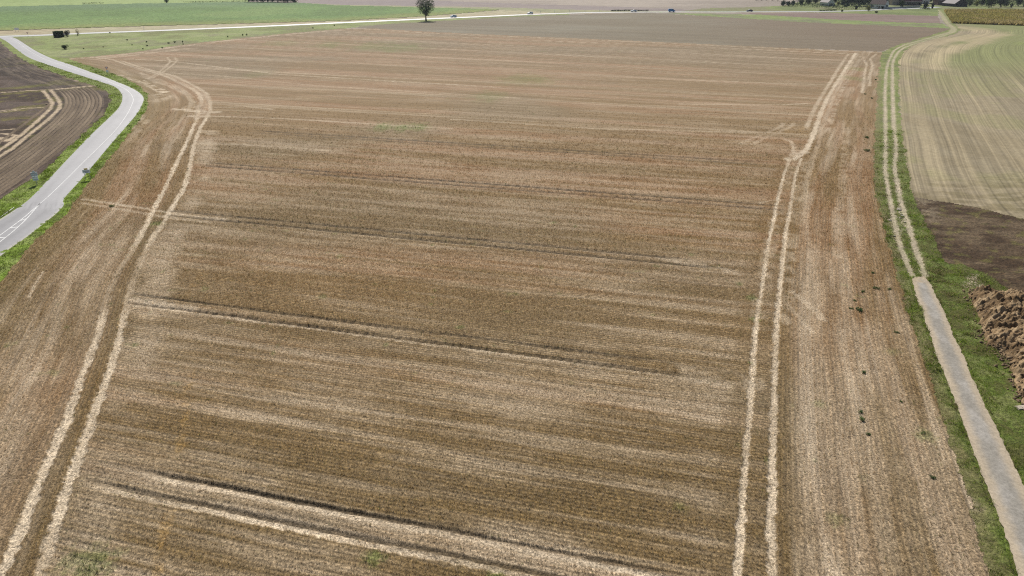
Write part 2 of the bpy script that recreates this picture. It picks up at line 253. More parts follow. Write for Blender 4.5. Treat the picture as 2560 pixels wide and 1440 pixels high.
STRAW = [  # (line, half width, strength)
 (TW_R[0], .25, 1.0), (TW_R[1], .28, 1.0), (TW_L[0], .36, 1.0), (TW_L[1], .38, 1.0),
 ([(25.22, 63.67), (28.79, 72.57), (33.68, 85.15), (40.82, 101.92), (51.02, 125.40)], .9, .28), ([(27.45, 62.79), (31.25, 72.57), (36.34, 85.15), (43.49, 101.92), (53.94, 125.40)], 1.0, .35), ([(39.76, 91.25), (45.99, 105.97), (54.66, 125.40), (67.85, 152.23)], .5, .3), ([(39.89, 79.71), (48.20, 98.13), (60.50, 125.40), (72.89, 152.23)], .7, .28),
 ([(-78.72, 172.35), (-82.13, 182.93), (-86.61, 191.68), (-92.22, 199.26), (-99.8, 208.8), (-106.9, 215.5)], .6, .4), ([(-74.76, 165.13), (-79.93, 179.09), (-83.84, 188.09), (-89.13, 196.67), (-96.3, 206.0), (-106.9, 219.3), (-120.2, 234.3)], .7, .35), ([(-73.36, 167.47), (-77.01, 179.09), (-82.75, 191.68), (-88.6, 201.2), (-97.9, 213.9)], .8, .3),
 ([(-100.4, 215.5), (-95.2, 210.3), (-93.1, 209.6), (-91.7, 211.7)], .5, .35), ([(-82.43, 152.23), (-85.19, 160.61), (-86.61, 167.47)], 1.0, .35), ([(-77.34, 141.05), (-80.70, 152.23), (-82.91, 160.61)], .8, .3),
 ([(51.59, 125.96), (56.66, 133.12), (64.84, 149.86), (73.65, 168.91), (83.34, 188.68), (97.9, 217.0), (114.7, 249.3), (135.1, 288.1)], .55, .9),
 ([(63.78, 152.23), (76.09, 178.02), (85.51, 196.67), (95.9, 217.0), (111.2, 247.3), (130.4, 284.2)], .5, .55),
 ([(66.78, 148.33), (71.18, 157.58), (86.20, 188.68), (106.3, 228.2), (135.7, 284.2)], .7, .45),
 ([(65.26, 148.33), (71.34, 160.61), (84.82, 188.68), (104.7, 228.2), (134.1, 284.2)], .5, .35),
 ([(96.05, 196.67), (103.3, 211.7), (113.9, 234.3), (123.4, 253.4), (128.3, 266.3)], .4, .6), ([(103.5, 208.1), (113.5, 229.9), (124.5, 251.3), (132.1, 269.7), (141.1, 284.2)], .4, .6),
 ([(50.86, 125.96), (53.35, 129.75), (55.42, 131.27)], 1.1, .8),
 ([(45.16, 137.64), (51.59, 145.34), (58.41, 153.03), (60.74, 157.16)], .5, .3), ([(47.33, 136.98), (53.67, 145.34), (60.59, 153.03), (62.97, 157.16)], .5, .3),
 ([(55.48, 141.75), (56.03, 139.67), (54.82, 135.03), (52.43, 128.27)], .4, .5),
 ([(-70.22, 161.94), (-73.47, 172.85), (-78.05, 184.05), (-83.25, 195.40), (-87.4, 201.9), (-92.8, 209.6), (-98.7, 217.7), (-105.9, 227.4), (-111.1, 232.5), (-119.8, 240.6), (-132.6, 254.4), (-141.3, 264.0)], .5, .6),
 ([(-72.34, 161.94), (-76.29, 172.35), (-80.11, 184.05), (-85.43, 195.40), (-90.5, 203.3), (-95.5, 209.6), (-103.9, 220.9), (-112.7, 231.7), (-121.8, 240.6), (-134.7, 254.4), (-146.4, 267.4), (-155.3, 273.2)], .6, .6),
 ([(-82.00, 173.86), (-77.33, 171.35), (-73.65, 169.39), (-70.87, 169.88)], 1.4, .95), ([(-80.21, 175.92), (-74.86, 174.89)], 1.6, .5), ([(-74.76, 165.13), (-71.12, 164.20)], 1.2, .7),
 ([(-112.0, 217.7), (-106.6, 211.0), (-102.2, 205.3), (-96.08, 197.96)], 1.3, 1.0), ([(-94.90, 194.15), (-91.11, 189.27), (-91.63, 184.62)], 2.2, .55),
 ([(-124.0, 229.1), (-116.2, 220.9), (-110.5, 214.7)], .8, .6),
 ([(-126.4, 274.4), (-121.0, 264.0), (-116.3, 247.3), (-113.1, 234.3), (-111.2, 223.3)], .4, .45), ([(-129.3, 274.4), (-123.0, 262.9), (-117.4, 245.4), (-114.4, 234.3), (-111.7, 221.7)], .4, .45),
 ([(-163.1, 268.5), (-155.1, 275.6), (-147.0, 286.8), (-142.1, 307.6), (-129.6, 332.3), (-112.7, 360.2), (-86.4, 391.6)], 1.8, .6),
 ([(-153.4, 269.7), (-145.5, 280.5), (-138.1, 294.8), (-131.9, 303.2)], 2.4, .4),
 ([(-84.8, 394.0), (-73.3, 389.3), (-35.7, 367.3), (31.2, 339.3), (117.4, 299.7), (144.8, 288.8)], 1.3, .5),
 ([(-65.51, 102.31), (-58.36, 99.62), (-48.94, 95.80), (-40.49, 93.22)], .35, .6), ([(-64.84, 100.57), (-57.33, 97.59), (-48.59, 93.73), (-42.22, 91.90)], .35, .55),
 ([(-143.1, 269.7), (-124.4, 264.0), (-73.9, 230.8), (-33.6, 216.2), (-3.4, 206.0)], .55, .6), ([(-111.1, 234.3), (-90.5, 227.4), (-55.5, 208.1), (2.11, 188.68)], .5, .3),
 ([(-73.28, 175.92), (-65.54, 176.44), (-58.62, 173.36)], .6, .45), ([(-71.02, 165.13), (-53.38, 162.39), (-33.94, 157.16), (-12.95, 151.43)], .45, .5),
 ([(-13.73, 161.50), (19.00, 151.43), (57.23, 147.19)], .6, .4), ([(42.52, 180.17), (68.46, 179.09), (75.33, 181.27)], .6, .4), ([(56.9, 218.5), (91.1, 210.3)], .6, .5),
 ([(-62.06, 138.31), (-45.36, 135.67), (-35.22, 132.50)], .6, .35), ([(-40.83, 67.59), (-36.36, 66.24), (-33.51, 65.49)], .5, .6),
 ([(18.10, 79.07), (24.55, 75.77), (27.96, 73.13)], .7, .45), ([(30.74, 69.39), (31.36, 66.43), (31.58, 62.79)], .4, .5),([(29.15, 67.40), (29.24, 64.12), (29.39, 60.27)], .35, .4),
 ([(-54.76, 74.83), (-53.43, 70.95), (-52.10, 67.89)], .15, .8),
 ([(41.00, 101.92), (38.68, 101.34), (37.16, 100.38)], .25, .5), ([(14.86, 52.92), (18.08, 51.74), (20.63, 50.98)], 1.2, .45),
]
TRAMS = [30.9, 32.9, 56.2, 58.1, 82.2, 84.1, 107.4, 109.4, 133.6, 135.6]
TRAMS_PALE = [160.2, 186.0, 211.5, 237.0, 262.5, 288.0, 313.5, 339, 364]
GREEN_SPOTS = [(P, r, k) for P, r, k in zip([(-25.31, 31.12), (-26.24, 31.49), (-8.41, 31.65), (-0.94, 29.98), (-23.54, 153.03), (-27.97, 153.43), (-20.05, 153.03), (6.1, 220.9), (1.2, 219.3), (-46.8, 307.6), (-59.3, 312.1), (-79.1, 316.8), (-101.6, 323.1), (-49.14, 91.25), (-6.43, 191.68), (105.0, 223.3), (115.2, 243.5), (25.88, 67.89), (24.58, 62.79), (18.73, 40.66), (21.62, 54.41), (-10.25, 28.56), (-81.8, 231.7), (-134.6, 345.7), (21.08, 34.84), (31.54, 43.72), (35.33, 56.40), (25.28, 47.99), (11.17, 35.95)],
   [1.6,1.4,.8,.8,3,3,2.5,8,8,14,12,10,9,1.2,6,4,4,.8,.6,.5,.3,.8,6,5,.8,1.0,.8,.7,.6], [.5,.45,.6,.6,.65,.6,.6,.35,.3,.4,.4,.4,.35,.5,.3,.4,.4,.6,.7,.5,.9,.6,.2,.3,.3,.4,.3,.3,.3])]
ORANGE = [([(-28.38, 52.92), (-26.90, 48.56), (-25.76, 45.25), (-24.59, 41.80)], .35, .8), ([(-22.89, 36.71), (-22.36, 34.49), (-21.52, 31.81), (-21.01, 30.27)], .35, .7), ([(-35.98, 73.69), (-35.14, 68.38)], .5, .4), ([(57.63, 148.33), (62.77, 153.03), (60.74, 146.44)], 1.6, .5), ([(-72.00, 156.32), (-71.52, 160.61)],.9,.6)]

# ---------------------------------------------------------------- stubble field description
HL_R = spline(TW_R[1] + [(64.84, 149.86), (83.34, 188.68), (135.1, 288.1), (153.6, 319.9)], n=40)
HL_L = spline(TW_L[1] + [(-78.05, 184.05), (-92.8, 209.6), (-111.1, 232.5), (-141.3, 264.0), (-156.0, 274.4)], n=60)
VE_S = spline(VERGE_E, n=60)
def rows_main(x, y):
    c = y.copy()
    for _ in range(6):
        a = 14.5 + 8.0 * sstep(130, 330, c)
        c = y + x * np.tan(np.radians(a))
    return c
def field_desc(x, y):
    """masks of the stubble field at points"""
    n = len(x)
    yc = rows_main(x, y); row = yc * 0.966; along = x.copy()
    dR, aR, sR = pdist(x, y, HL_R); dL, aL, sL = pdist(x, y, HL_L)
    right = (sR < 0) & (x > 0); left = (sL > 0) & (x < 0)
    row = np.where(right, dR, np.where(left, dL, row)); along = np.where(right, aR, np.where(left, aL, along))
    head = right | left
    # bands left by the combine, patches of lodged straw
    band = fbm(row / 3.3 + 2.0 * vnoise(along / 60, row / 30, 5), along / 55, 21, 3)
    streak = fbm(row / 0.9, along / 22, 33, 3)
    patch = fbm(x / 7.0, y / 4.0, 41, 4)
    big = fbm(x / 45, y / 30, 57, 2)
    fine = fbm(row / 0.42, along / 9, 35, 2); nearf = sstep(75, 38, y)
    pale = sstep(0.40, 0.68, (0.30 + .1 * nearf) * band + (.30 - .1 * nearf) * streak + 0.20 * fine + 0.20 * patch + .055 * nearf) * (.46 + .34 * nearf)
    far = sstep(90, 260, y)
    pale = pale * (1 - 0.45 * far) + 0.10 * far * sstep(.45, .7, streak)
    pale = np.where(head, np.clip(pale * 0.8 + 0.10 + 0.35 * sstep(.5, .75, fbm(row / 1.2, along / 20, 63, 2)) - .12, 0, 1), pale)
    # flattened area beside the left twin track
    dh = np.abs(dL); pale = np.maximum(pale, np.where(~left & (y < 150), 0.75 * sstep(3.2, .8, np.abs(dh - 2.0) + 1.6 * (fbm(x / 3, y / 3, 9, 2) - .5)) * sstep(.35, .55, fbm(x / 6, y / 6, 77, 2)) * (.35 + .9 * fine), 0))
    near_tw = np.minimum(np.minimum(pdist(x, y, TW_L[0], 6)[0], pdist(x, y, TW_L[1], 6)[0]), np.minimum(pdist(x, y, TW_R[0], 6)[0], pdist(x, y, TW_R[1], 6)[0])); pale = pale * (1 - np.where(left | (x > 0), .65, .25) * sstep(2.6, .9, near_tw + 1.2 * (patch - .5)))
    straw = np.zeros(n); weak = 1 - .62 * sstep(62, 67, y) * sstep(86, 80, y)
    wob = 0.55 * (fbm(x / 0.45, y / 0.45, 88, 3) - .5) + .16 * (fbm(x / 3, y / 3, 89, 2) - .5)
    for li, (ln, hw, st) in enumerate(STRAW):
        d, a, s = pdist(x, y, ln, hw * 3 + 1); i = np.nonzero(d < hw * 2 + .5)[0]
        if len(i): straw[i] = np.maximum(straw[i], st * (weak[i] if li in (2, 3) else 1) * (.50 + .90 * fbm(a[i] / 4, d[i] * 0 + li, 95, 3)) * sstep(hw * 1.25, hw * .65, d[i] + wob[i] * min(1.0, hw / .4) * 1.2) * (0.75 + 0.35 * fbm(a[i] / 2.0, d[i] * 0, int(hw * 1000), 2)) * (1 if hw < .7 else sstep(.30, .62, fbm(x[i] / 1.6, y[i] / 1.6, 93, 3))))
    tram = np.zeros(n); lip = np.zeros(n); far_lip = np.zeros(n)
    mid = ~head
    wv = 0.12 * (vnoise(x / 4, y * 0, 3) - .5)
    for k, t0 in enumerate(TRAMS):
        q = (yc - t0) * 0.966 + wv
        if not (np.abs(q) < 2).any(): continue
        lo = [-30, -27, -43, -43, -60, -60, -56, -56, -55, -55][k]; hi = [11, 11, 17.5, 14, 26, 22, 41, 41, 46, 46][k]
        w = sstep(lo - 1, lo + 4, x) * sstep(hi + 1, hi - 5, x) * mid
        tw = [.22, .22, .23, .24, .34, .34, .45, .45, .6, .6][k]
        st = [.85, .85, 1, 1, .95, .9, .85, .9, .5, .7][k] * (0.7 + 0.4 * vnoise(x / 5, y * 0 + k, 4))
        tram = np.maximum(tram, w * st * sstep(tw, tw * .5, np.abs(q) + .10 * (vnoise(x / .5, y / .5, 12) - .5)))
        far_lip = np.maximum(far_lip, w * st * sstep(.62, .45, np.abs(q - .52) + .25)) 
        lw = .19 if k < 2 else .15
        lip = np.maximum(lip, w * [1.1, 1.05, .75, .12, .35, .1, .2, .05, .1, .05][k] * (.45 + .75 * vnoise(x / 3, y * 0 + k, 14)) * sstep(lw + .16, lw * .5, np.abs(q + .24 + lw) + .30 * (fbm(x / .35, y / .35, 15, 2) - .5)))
    for k, t0 in enumerate(TRAMS_PALE):
        for off in (0, 2.0):
            q = (yc - t0 - off) * 0.966
            lip = np.maximum(lip, mid * .45 * vnoise(x / 25, y * 0 + k + off, 6) * sstep(1.0, .3, np.abs(q)))
    lip = np.maximum(lip * (1 - tram), 0)
    straw = np.maximum(straw, lip * 0.85)
    green = np.zeros(n)
    for P, r, k in GREEN_SPOTS:
        i = np.nonzero((np.abs(x - P[0]) < 2.2 * r) & (np.abs(y - P[1]) < 3.5 * r))[0]
        if len(i) == 0: continue
        X = x[i]; Y = y[i]; d = np.hypot((X - P[0]) / r, (Y - P[1]) / (r * (1.0 if P[1] < 120 else 1.6)))
        green[i] = np.maximum(green[i], k * sstep(1.2, .1, d + 1.3 * (fbm(X / (.25 * r), Y / (.25 * r), 90, 2) - .5)))
    green = np.maximum(green, .35 * sstep(.76, .90, fbm(x / 1.7, y / 1.7, 102, 3)) * sstep(.45, .6, big))
    orange = np.zeros(n)
    for ln, hw, k in ORANGE:
        d, a, s = pdist(x, y, ln, 4); orange = np.maximum(orange, k * sstep(hw * 1.5, hw * .3, d + .5 * (fbm(x / .4, y / .4, 5, 2) - .5)))
    dv, _, sv = pdist(x, y, VE_S, 12); margin = sstep(6, 1, dv + 4 * (fbm(x / 4, y / 4, 19, 2) - .5)) * (x < -20)
    return dict(row=row, along=along, pale=pale, straw=straw, tram=tram, green=green, orange=orange, patch=patch, big=big, band=band, streak=streak, head=head, margin=margin, yc=yc, far_lip=far_lip)
def field_color(x, y, m):
    far = sstep(80, 300, y)
    nr = sstep(62, 36, y)
    brown = lerp(lerp((.184, .119, .052), (.140, .094, .040), nr), (.188, .129, .069), far)
    redd = lerp(lerp((.208, .122, .056), (.155, .096, .042), nr), (.212, .132, .072), far)
    grey = lerp(lerp((.168, .120, .062), (.126, .094, .046), nr), (.172, .128, .076), far)
    c = lerp(brown, redd, sstep(.45, .68, m['band'])[...]) ; c = lerp(c, grey, sstep(.50, .72, m['big']) * .8)
    c = lerp(c, np.broadcast_to((.395, .318, .225), c.shape), m['pale'] * .92)
    c = lerp(c, np.broadcast_to((.175, .125, .055), c.shape), m['margin'] * .6 * (1 - m['pale']))
    c = lerp(c, np.broadcast_to((.100, .165, .030), c.shape), m['green'] * .75)
    c = lerp(c, np.broadcast_to((.480, .395, .285), c.shape), np.clip(m['straw'], 0, 1) * (.80 + .35 * fbm(x / .4, y / .4, 117, 2)))
    c = lerp(c, np.broadcast_to((.340, .205, .060), c.shape), m['orange'] * .4 * sstep(.35, .6, fbm(x / .5, y / .9, 119, 2)))
    c = lerp(c, np.broadcast_to((.034, .024, .013), c.shape), m['tram'] * .92)  # bare dark rut soil, blackened further for the shadow of the standing stubble
    return c

# ================================================================ GROUND: one fan of cells, finest near the foreground, shared out between the fields
def dist_of(v): # distance on the ground seen at elevation row v
    b = math.atan((720 + 100) / 1750) + math.atan((v - 720) / 1750); return CAM_H / math.tan(b)
Ds = list(np.linspace(15, dist_of(1500), 30, endpoint=False)) + [dist_of(v) for v in np.arange(1500, 760, -2.8)] + [dist_of(v) for v in np.arange(760, 330, -2.0)] + [dist_of(v) for v in np.arange(330, 2, -1.25)] + list(np.geomspace(dist_of(1), 6000, 26))
Ds = np.array(Ds)
Ss = np.concatenate([np.linspace(-1.6, -1.04, 40, endpoint=False), np.linspace(-1.04, 1.04, 860), np.linspace(1.04, 1.6, 41)[1:]])
HW = 0.7314 * (0.9056 * Ds + 14.0)
GX = (HW[:, None] * Ss[None, :]); GY = np.repeat(Ds[:, None], len(Ss), 1)
nr, nc = GX.shape
gx = GX.ravel(); gy = GY.ravel()
# ragged borders
def ragged(x, y):
    w = np.clip(y / 150, 0.7, 2.4)
    return x + w * (.9 * (fbm(x / 2.7, y / 2.7, 301, 2) - .5) + 1.0 * (fbm(x / .45, y / .45, 303, 3) - .5)), y + w * (.8 * (fbm(x / 2.7, y / 2.7, 302, 2) - .5) + .8 * (fbm(x / .45, y / .45, 304, 3) - .5))
wx, wy = ragged(gx, gy)
cellx = 0.25 * (wx.reshape(nr, nc)[:-1, :-1] + wx.reshape(nr, nc)[1:, :-1] + wx.reshape(nr, nc)[:-1, 1:] + wx.reshape(nr, nc)[1:, 1:]).ravel()
celly = 0.25 * (wy.reshape(nr, nc)[:-1, :-1] + wy.reshape(nr, nc)[1:, :-1] + wy.reshape(nr, nc)[:-1, 1:] + wy.reshape(nr, nc)[1:, 1:]).ravel()
REG = ['far_field', 'grey_far_field', 'pale_green_field', 'pale_grass_strip', 'beet_field', 'mown_verge', 'village_green', 'bare_field', 'grass_strip', 'brown_plot', 'maize_ground', 'cultivated_field', 'ploughed_field', 'stubble_field', 'dark_field', 'meadow', 'road_verge', 'track_verge']
RV_POLY = [tuple(p) for p in VERGE_W] + [(-68.03, 62.79)] + [tuple(p) for p in VERGE_E][::-1] + [(-176.1, 278.0), (-225.9, 336.7), (-243.0, 351.4)]
PAINT = [('grey_far_field', DARK_FAR), ('pale_green_field', PALE_FIELD), ('beet_field', BEET), ('pale_grass_strip', PALE_STRIP), ('village_green', FAR_VERGE), ('mown_verge', DRY_STRIP),
         ('bare_field', GREY_FIELD), ('grass_strip', GRASS_STRIP), ('village_green', VILLAGE_GREEN), ('brown_plot', BROWN_PLOT), ('maize_ground', MAIZE), ('cultivated_field', RIGHT_FIELD),
         ('ploughed_field', PLOUGH), ('dark_field', LEFT_FIELD), ('stubble_field', STUBBLE), ('meadow', MEADOW), ('road_verge', RV_POLY), ('track_verge', TRACK_VERGE)]
cell = np.zeros(len(cellx), np.int8)
for nm, poly in PAINT: cell[inpoly(cellx, celly, poly)] = REG.index(nm)
dm, _, sm = pdist(cellx, celly, MAIN_ROAD, 9)
cell[(dm < 5.5) & (sm < 0) & (cell == 0)] = REG.index('mown_verge')

VW_S = spline(VERGE_W, n=90)
TV_R = spline([(233.2, 387.0), (218.3, 365.2), (197.1, 343.9), (176.1, 321.5), (158.4, 296.2), (141.3, 266.3), (117.2, 219.3), (93.03, 169.88), (82.63, 148.33), (71.79, 125.40), (61.58, 103.31), (58.31, 94.58)], n=60)
def mixc(x, y, cols, sx, sy, seed, lo=.35, hi=.65):
    n = fbm(x / sx, y / sy, seed, 4); c = np.broadcast_to(cols[0], (len(x), 3)).copy()
    k = len(cols) - 1
    for i in range(k): c = lerp(c, np.broadcast_to(cols[i + 1], c.shape), sstep(lo + (hi - lo) * i / k, lo + (hi - lo) * (i + 1) / k, n))
    return c
LEFT_TRACKS = [([(-130.62, 199.92), (-123.04, 189.87), (-116.96, 181.27), (-113.05, 173.86), (-109.24, 164.20), (-102.92, 147.57), (-99.39, 136.98), (-95.75, 122.63)], .55), ([(-128.9, 200.6), (-120.91, 189.87), (-114.61, 180.72), (-111.20, 174.37), (-106.56, 162.84), (-101.70, 148.33), (-96.51, 133.75), (-92.85, 119.46)], .55),
   ([(-144.91, 193.53), (-140.50, 196.67), (-135.97, 199.92), (-131.2, 201.2), (-127.2, 203.9), (-120.5, 209.6)], .5), ([(-129.0, 201.2), (-125.3, 204.6), (-120.3, 208.1)], .4), ([(-125.60, 168.43), (-123.73, 171.35), (-119.84, 174.37), (-115.37, 175.92)], .45), ([(-124.62, 167.00), (-122.76, 169.88), (-119.53, 172.35)], .3),
   ([(-113.57, 148.33), (-109.76, 150.25), (-106.65, 151.43)], .35), ([(-111.49, 145.34), (-107.73, 147.19), (-103.17, 145.34), (-101.59, 140.35)], .5), ([(-132.0, 218.5), (-126.0, 214.7), (-119.9, 209.6)], .7), ([(-104.83, 142.81), (-101.59, 140.35)], .8)]
TR_A = spline([(46.20, 73.91), (47.89, 78.69), (49.60, 83.46), (52.50, 90.45), (54.72, 95.62), (59.23, 106.18), (63.10, 114.96), (65.39, 119.98), (75.81, 141.40), (87.86, 166.53), (104.9, 201.9), (125.5, 243.5), (140.6, 272.0), (154.2, 296.2), (168.8, 316.8)], n=60)
TR_B = spline([(47.61, 73.69), (48.97, 76.96), (50.49, 81.15), (52.76, 86.61), (55.31, 92.72), (58.00, 99.62), (61.44, 107.45), (64.79, 114.96), (67.00, 119.98), (74.44, 134.39), (85.42, 157.58), (100.56, 188.68), (118.3, 224.9), (135.0, 258.6), (149.2, 284.2), (161.1, 303.2), (171.7, 316.8)], n=60)
TR_FAR = [[(171.7, 316.8), (198.1, 345.7), (223.7, 375.8), (234.8, 394.0), (248.7, 424.7), (271.7, 470.3), (296.0, 518.1), (308.0, 543.5)], [(168.8, 316.8), (193.4, 343.9), (221.9, 375.8), (233.5, 394.0), (250.5, 430.3), (270.4, 470.3), (294.6, 518.1), (306.9, 543.5)]]

LL = spline([(45.85, 73.24), (43.82, 68.38), (42.75, 65.21), (41.36, 61.76), (40.54, 59.30), (39.26, 56.26), (38.22, 53.12), (37.22, 50.18), (36.28, 47.59), (35.44, 45.30), (34.82, 43.57), (33.34, 39.52), (32.48, 37.02), (31.69, 34.77), (30.84, 32.48), (30.14, 30.66), (29.20, 28.28), (26.84, 22.40), (24.13, 15.84)], n=200)
LR = spline([(47.61, 73.69), (46.99, 71.27), (45.99, 68.38), (44.96, 65.21), (43.72, 61.76), (42.80, 59.46), (41.99, 56.92), (40.68, 53.38), (39.31, 49.63), (38.48, 47.03), (37.79, 44.99), (37.11, 42.98), (36.24, 40.52), (35.47, 38.10), (34.36, 34.84), (33.26, 31.81), (31.92, 28.28), (29.89, 21.80), (28.34, 15.84)], n=200)
LANE_L, LANE_R = LL, LR; LANE = [tuple(p) for p in LL] + [tuple(p) for p in LR][::-1]
def region_fields(nm, x, y):
    """colour, rows and relief for the vertices of one field"""
    z = np.zeros(len(x)); rc = np.stack([y, x], 1)
    if nm == 'stubble_field':
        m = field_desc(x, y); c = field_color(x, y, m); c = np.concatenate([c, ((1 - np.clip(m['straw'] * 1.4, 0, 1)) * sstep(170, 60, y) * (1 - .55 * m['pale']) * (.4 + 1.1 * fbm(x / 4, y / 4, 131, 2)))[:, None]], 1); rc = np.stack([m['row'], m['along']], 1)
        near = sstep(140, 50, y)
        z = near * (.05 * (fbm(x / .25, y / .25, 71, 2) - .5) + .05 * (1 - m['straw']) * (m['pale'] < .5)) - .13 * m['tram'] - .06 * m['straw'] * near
    elif nm == 'dark_field':
        d, a, s = pdist(x, y, VW_S); rc = np.stack([d, a], 1); furrow = sstep(14, 12, d) * sstep(1.0, 2.0, d)
        c = mixc(x, y, [(.040, .025, .015), (.057, .037, .025), (.085, .061, .047)], 14, 9, 401)
        up = sstep(228, 222, 0 * x) # unused tone
        yl = sstep(.52, .66, fbm(x / 3.2, y / 3.2, 403, 3)) * sstep(.4, .6, fbm(x / 25, y / 16, 404, 2))
        c = lerp(c, np.broadcast_to((.110, .095, .022), c.shape), yl * .75)
        dd, _, _ = pdist(x, y, [(-150.19, 197.96), (-144.9, 203.3), (-139.8, 206.0), (-136.7, 210.3), (-133.4, 214.7)], 12); c = lerp(c, np.broadcast_to((.120, .115, .020), c.shape), .65 * sstep(3.5, .5, dd + 4 * (fbm(x / 3, y / 3, 8, 2) - .5)))
        st = np.zeros(len(x))
        for ln, hw in LEFT_TRACKS:
            q, _, _ = pdist(x, y, ln, 4); st = np.maximum(st, sstep(hw * 1.15, hw * .45, q + .45 * (fbm(x / .8, y / .8, 9, 2) - .5)))
        c = c * (1 - .35 * furrow)[:, None]; tan_ = .6 * sstep(12.5, 9, d) * sstep(.45, .62, fbm(d / .45, a / 8, 66, 2)) * .55
        c = lerp(c, np.broadcast_to((.230, .180, .125), c.shape), tan_)
        c = lerp(c, np.broadcast_to((.400, .315, .215), c.shape), st * .92); z = .10 * (fbm(x / .6, y / .6, 5, 2) - .5) * (1 - st)
    elif nm == 'cultivated_field':
        tv = TV_R[np.argsort(TV_R[:, 1])]; d = x - np.interp(y, tv[:, 1], tv[:, 0]); a = y; rc = np.stack([d + .5 * vnoise(x / 20, y / 20, 4), a], 1)
        c = mixc(x, y, [(.190, .155, .095), (.222, .185, .120), (.208, .186, .100)], 16, 22, 501)
        gold = sstep(.50, .68, fbm(d / 2.6, a / 160, 507, 3)) * .4; c = lerp(c, np.broadcast_to((.300, .245, .150), c.shape), gold)
        top = sstep(190, 290, y + .2 * d); c = lerp(c, np.broadcast_to((.170, .182, .072), c.shape), top * .9 * sstep(5, 25, d + 14 * (fbm(x / 20, y / 20, 3, 2) - .5)))
        dg, _, _ = pdist(x, y, [(214.0, 307.6), (224.3, 345.7), (233.4, 380.2), (242.5, 403.8)], 40)
        for ln, hw, k in (([(133.9, 255.4), (153.6, 286.8), (174.6, 312.1), (208.2, 343.9), (230.7, 359.2)], 5, .8), ([(141.7, 245.4), (161.7, 278.0), (180.6, 301.8), (208.0, 328.1)], 5, .75), ([(241.9, 403.8), (245.8, 394.0), (236.4, 365.2), (211.4, 336.7)], 8, .7), ([(251.1, 375.8), (213.2, 336.7), (172.7, 290.8)], 4, .4)):
            q, _, _ = pdist(x, y, ln, hw * 3); c = lerp(c, np.broadcast_to((.330, .270, .165), c.shape), k * sstep(hw * 1.4, 0, q + hw * (fbm(x / 6, y / 12, 6, 2) - .5)))
        gs = sstep(.50, .62, fbm(d / 2.6, a / 70, 511, 2)) * sstep(38, 62, d) * sstep(110, 150, y) * sstep(.38, .58, fbm(x / 18, y / 30, 512, 2)); c = lerp(c, np.broadcast_to((.190, .270, .030), c.shape), gs * .85)
        low = sstep(118, 104, y - .10 * (x - 60)); c = lerp(c, mixc(x, y, [(.150, .120, .065), (.250, .205, .135)], 3, 1.2, 513), low * .7)
        z = .03 * (fbm(x / .5, y / .5, 15, 2) - .5)
    elif nm == 'ploughed_field':
        rc = np.stack([y * .95 + x * .3, x], 1)
        c = mixc(x, y, [(.048, .029, .015), (.070, .046, .025), (.105, .074, .043)], 3.5, 1.6, 601)
        c = lerp(c, np.broadcast_to((.120, .110, .030), c.shape), .5 * sstep(.62, .75, fbm(x / 1.1, y / 1.1, 603, 2)))
        dd, _, _ = pdist(x, y, TV_R, 8); c = lerp(c, np.broadcast_to((.190, .150, .100), c.shape), .7 * sstep(4, 1, dd) * sstep(.4, .6, fbm(x, y, 604, 3)))
        z = .16 * (fbm(x / .45, y / .45, 605, 3) - .5)
    elif nm in ('road_verge', 'track_verge'):
        rc = np.stack([x, y], 1)
        bright = nm == 'road_verge'
        cs = [(.110, .150, .022), (.150, .225, .024), (.200, .255, .060)] if bright else [(.082, .084, .024), (.098, .130, .026), (.140, .155, .050)]
        if not bright:
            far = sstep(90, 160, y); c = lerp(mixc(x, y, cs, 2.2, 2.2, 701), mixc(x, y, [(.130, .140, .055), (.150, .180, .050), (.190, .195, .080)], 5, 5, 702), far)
            st = np.zeros(len(x))
            for ln, hw in ((TR_A, .40), (TR_B, .44)):
                q, aa, _ = pdist(x, y, ln, 4); st = np.maximum(st, sstep(hw * 1.5, hw * .5, q + .35 * (fbm(x / .6, y / .6, 9, 2) - .5)) * (.55 + .5 * fbm(aa / 4, q * 0, 14, 2)))
            for ln in TR_FAR:
                q, aa, _ = pdist(x, y, ln, 6); st = np.maximum(st, .5 * sstep(1.4, .3, q))
            for ln, hw in (([(53.39, 93.73), (52.10, 88.88), (49.87, 85.15)], .5), ([(56.66, 97.77), (55.09, 93.73), (53.82, 90.45)], .45), ([(53.51, 73.69), (50.98, 70.95)], .5), ([(52.61, 72.57), (52.32, 70.95)], .5), ([(44.30, 68.88), (43.73, 66.43)], .2), ([(30.46, 37.10), (30.86, 35.95)], .5)):
                q, _, _ = pdist(x, y, ln, 4); st = np.maximum(st, .8 * sstep(hw * 1.6, hw * .4, q + .6 * (fbm(x / .5, y / .5, 12, 2) - .5)))
            c = lerp(c, np.broadcast_to((.400, .335, .245), c.shape), st)
            dl, _, _ = pdist(x, y, [(115.1, 227.4), (82.82, 160.61), (65.89, 125.40), (57.05, 105.97), (51.24, 91.25), (46.26, 78.44), (41.61, 66.43), (38.32, 57.14), (34.97, 47.99), (31.64, 39.13), (29.98, 34.49), (28.40, 30.27)], 6)
            c = lerp(c, np.broadcast_to((.170, .145, .070), c.shape), .7 * sstep(1.6, .3, dl + 1.6 * (fbm(x / 1.5, y / 1.5, 22, 3) - .5)))
            z = .10 * (fbm(x / .5, y / .5, 705, 3) - .3) * (1 - np.clip(st, 0, 1)) - .04 * st
            near_lane = inpoly(x, y, LANE) | (np.minimum(pdist(x, y, LANE_L, 2)[0], pdist(x, y, LANE_R, 2)[0]) < .25); z = np.where(near_lane, -.04, z)
        else:
            c = mixc(x, y, cs, 3, 3, 703); z = .08 * (fbm(x / .6, y / .6, 706, 2) - .3)
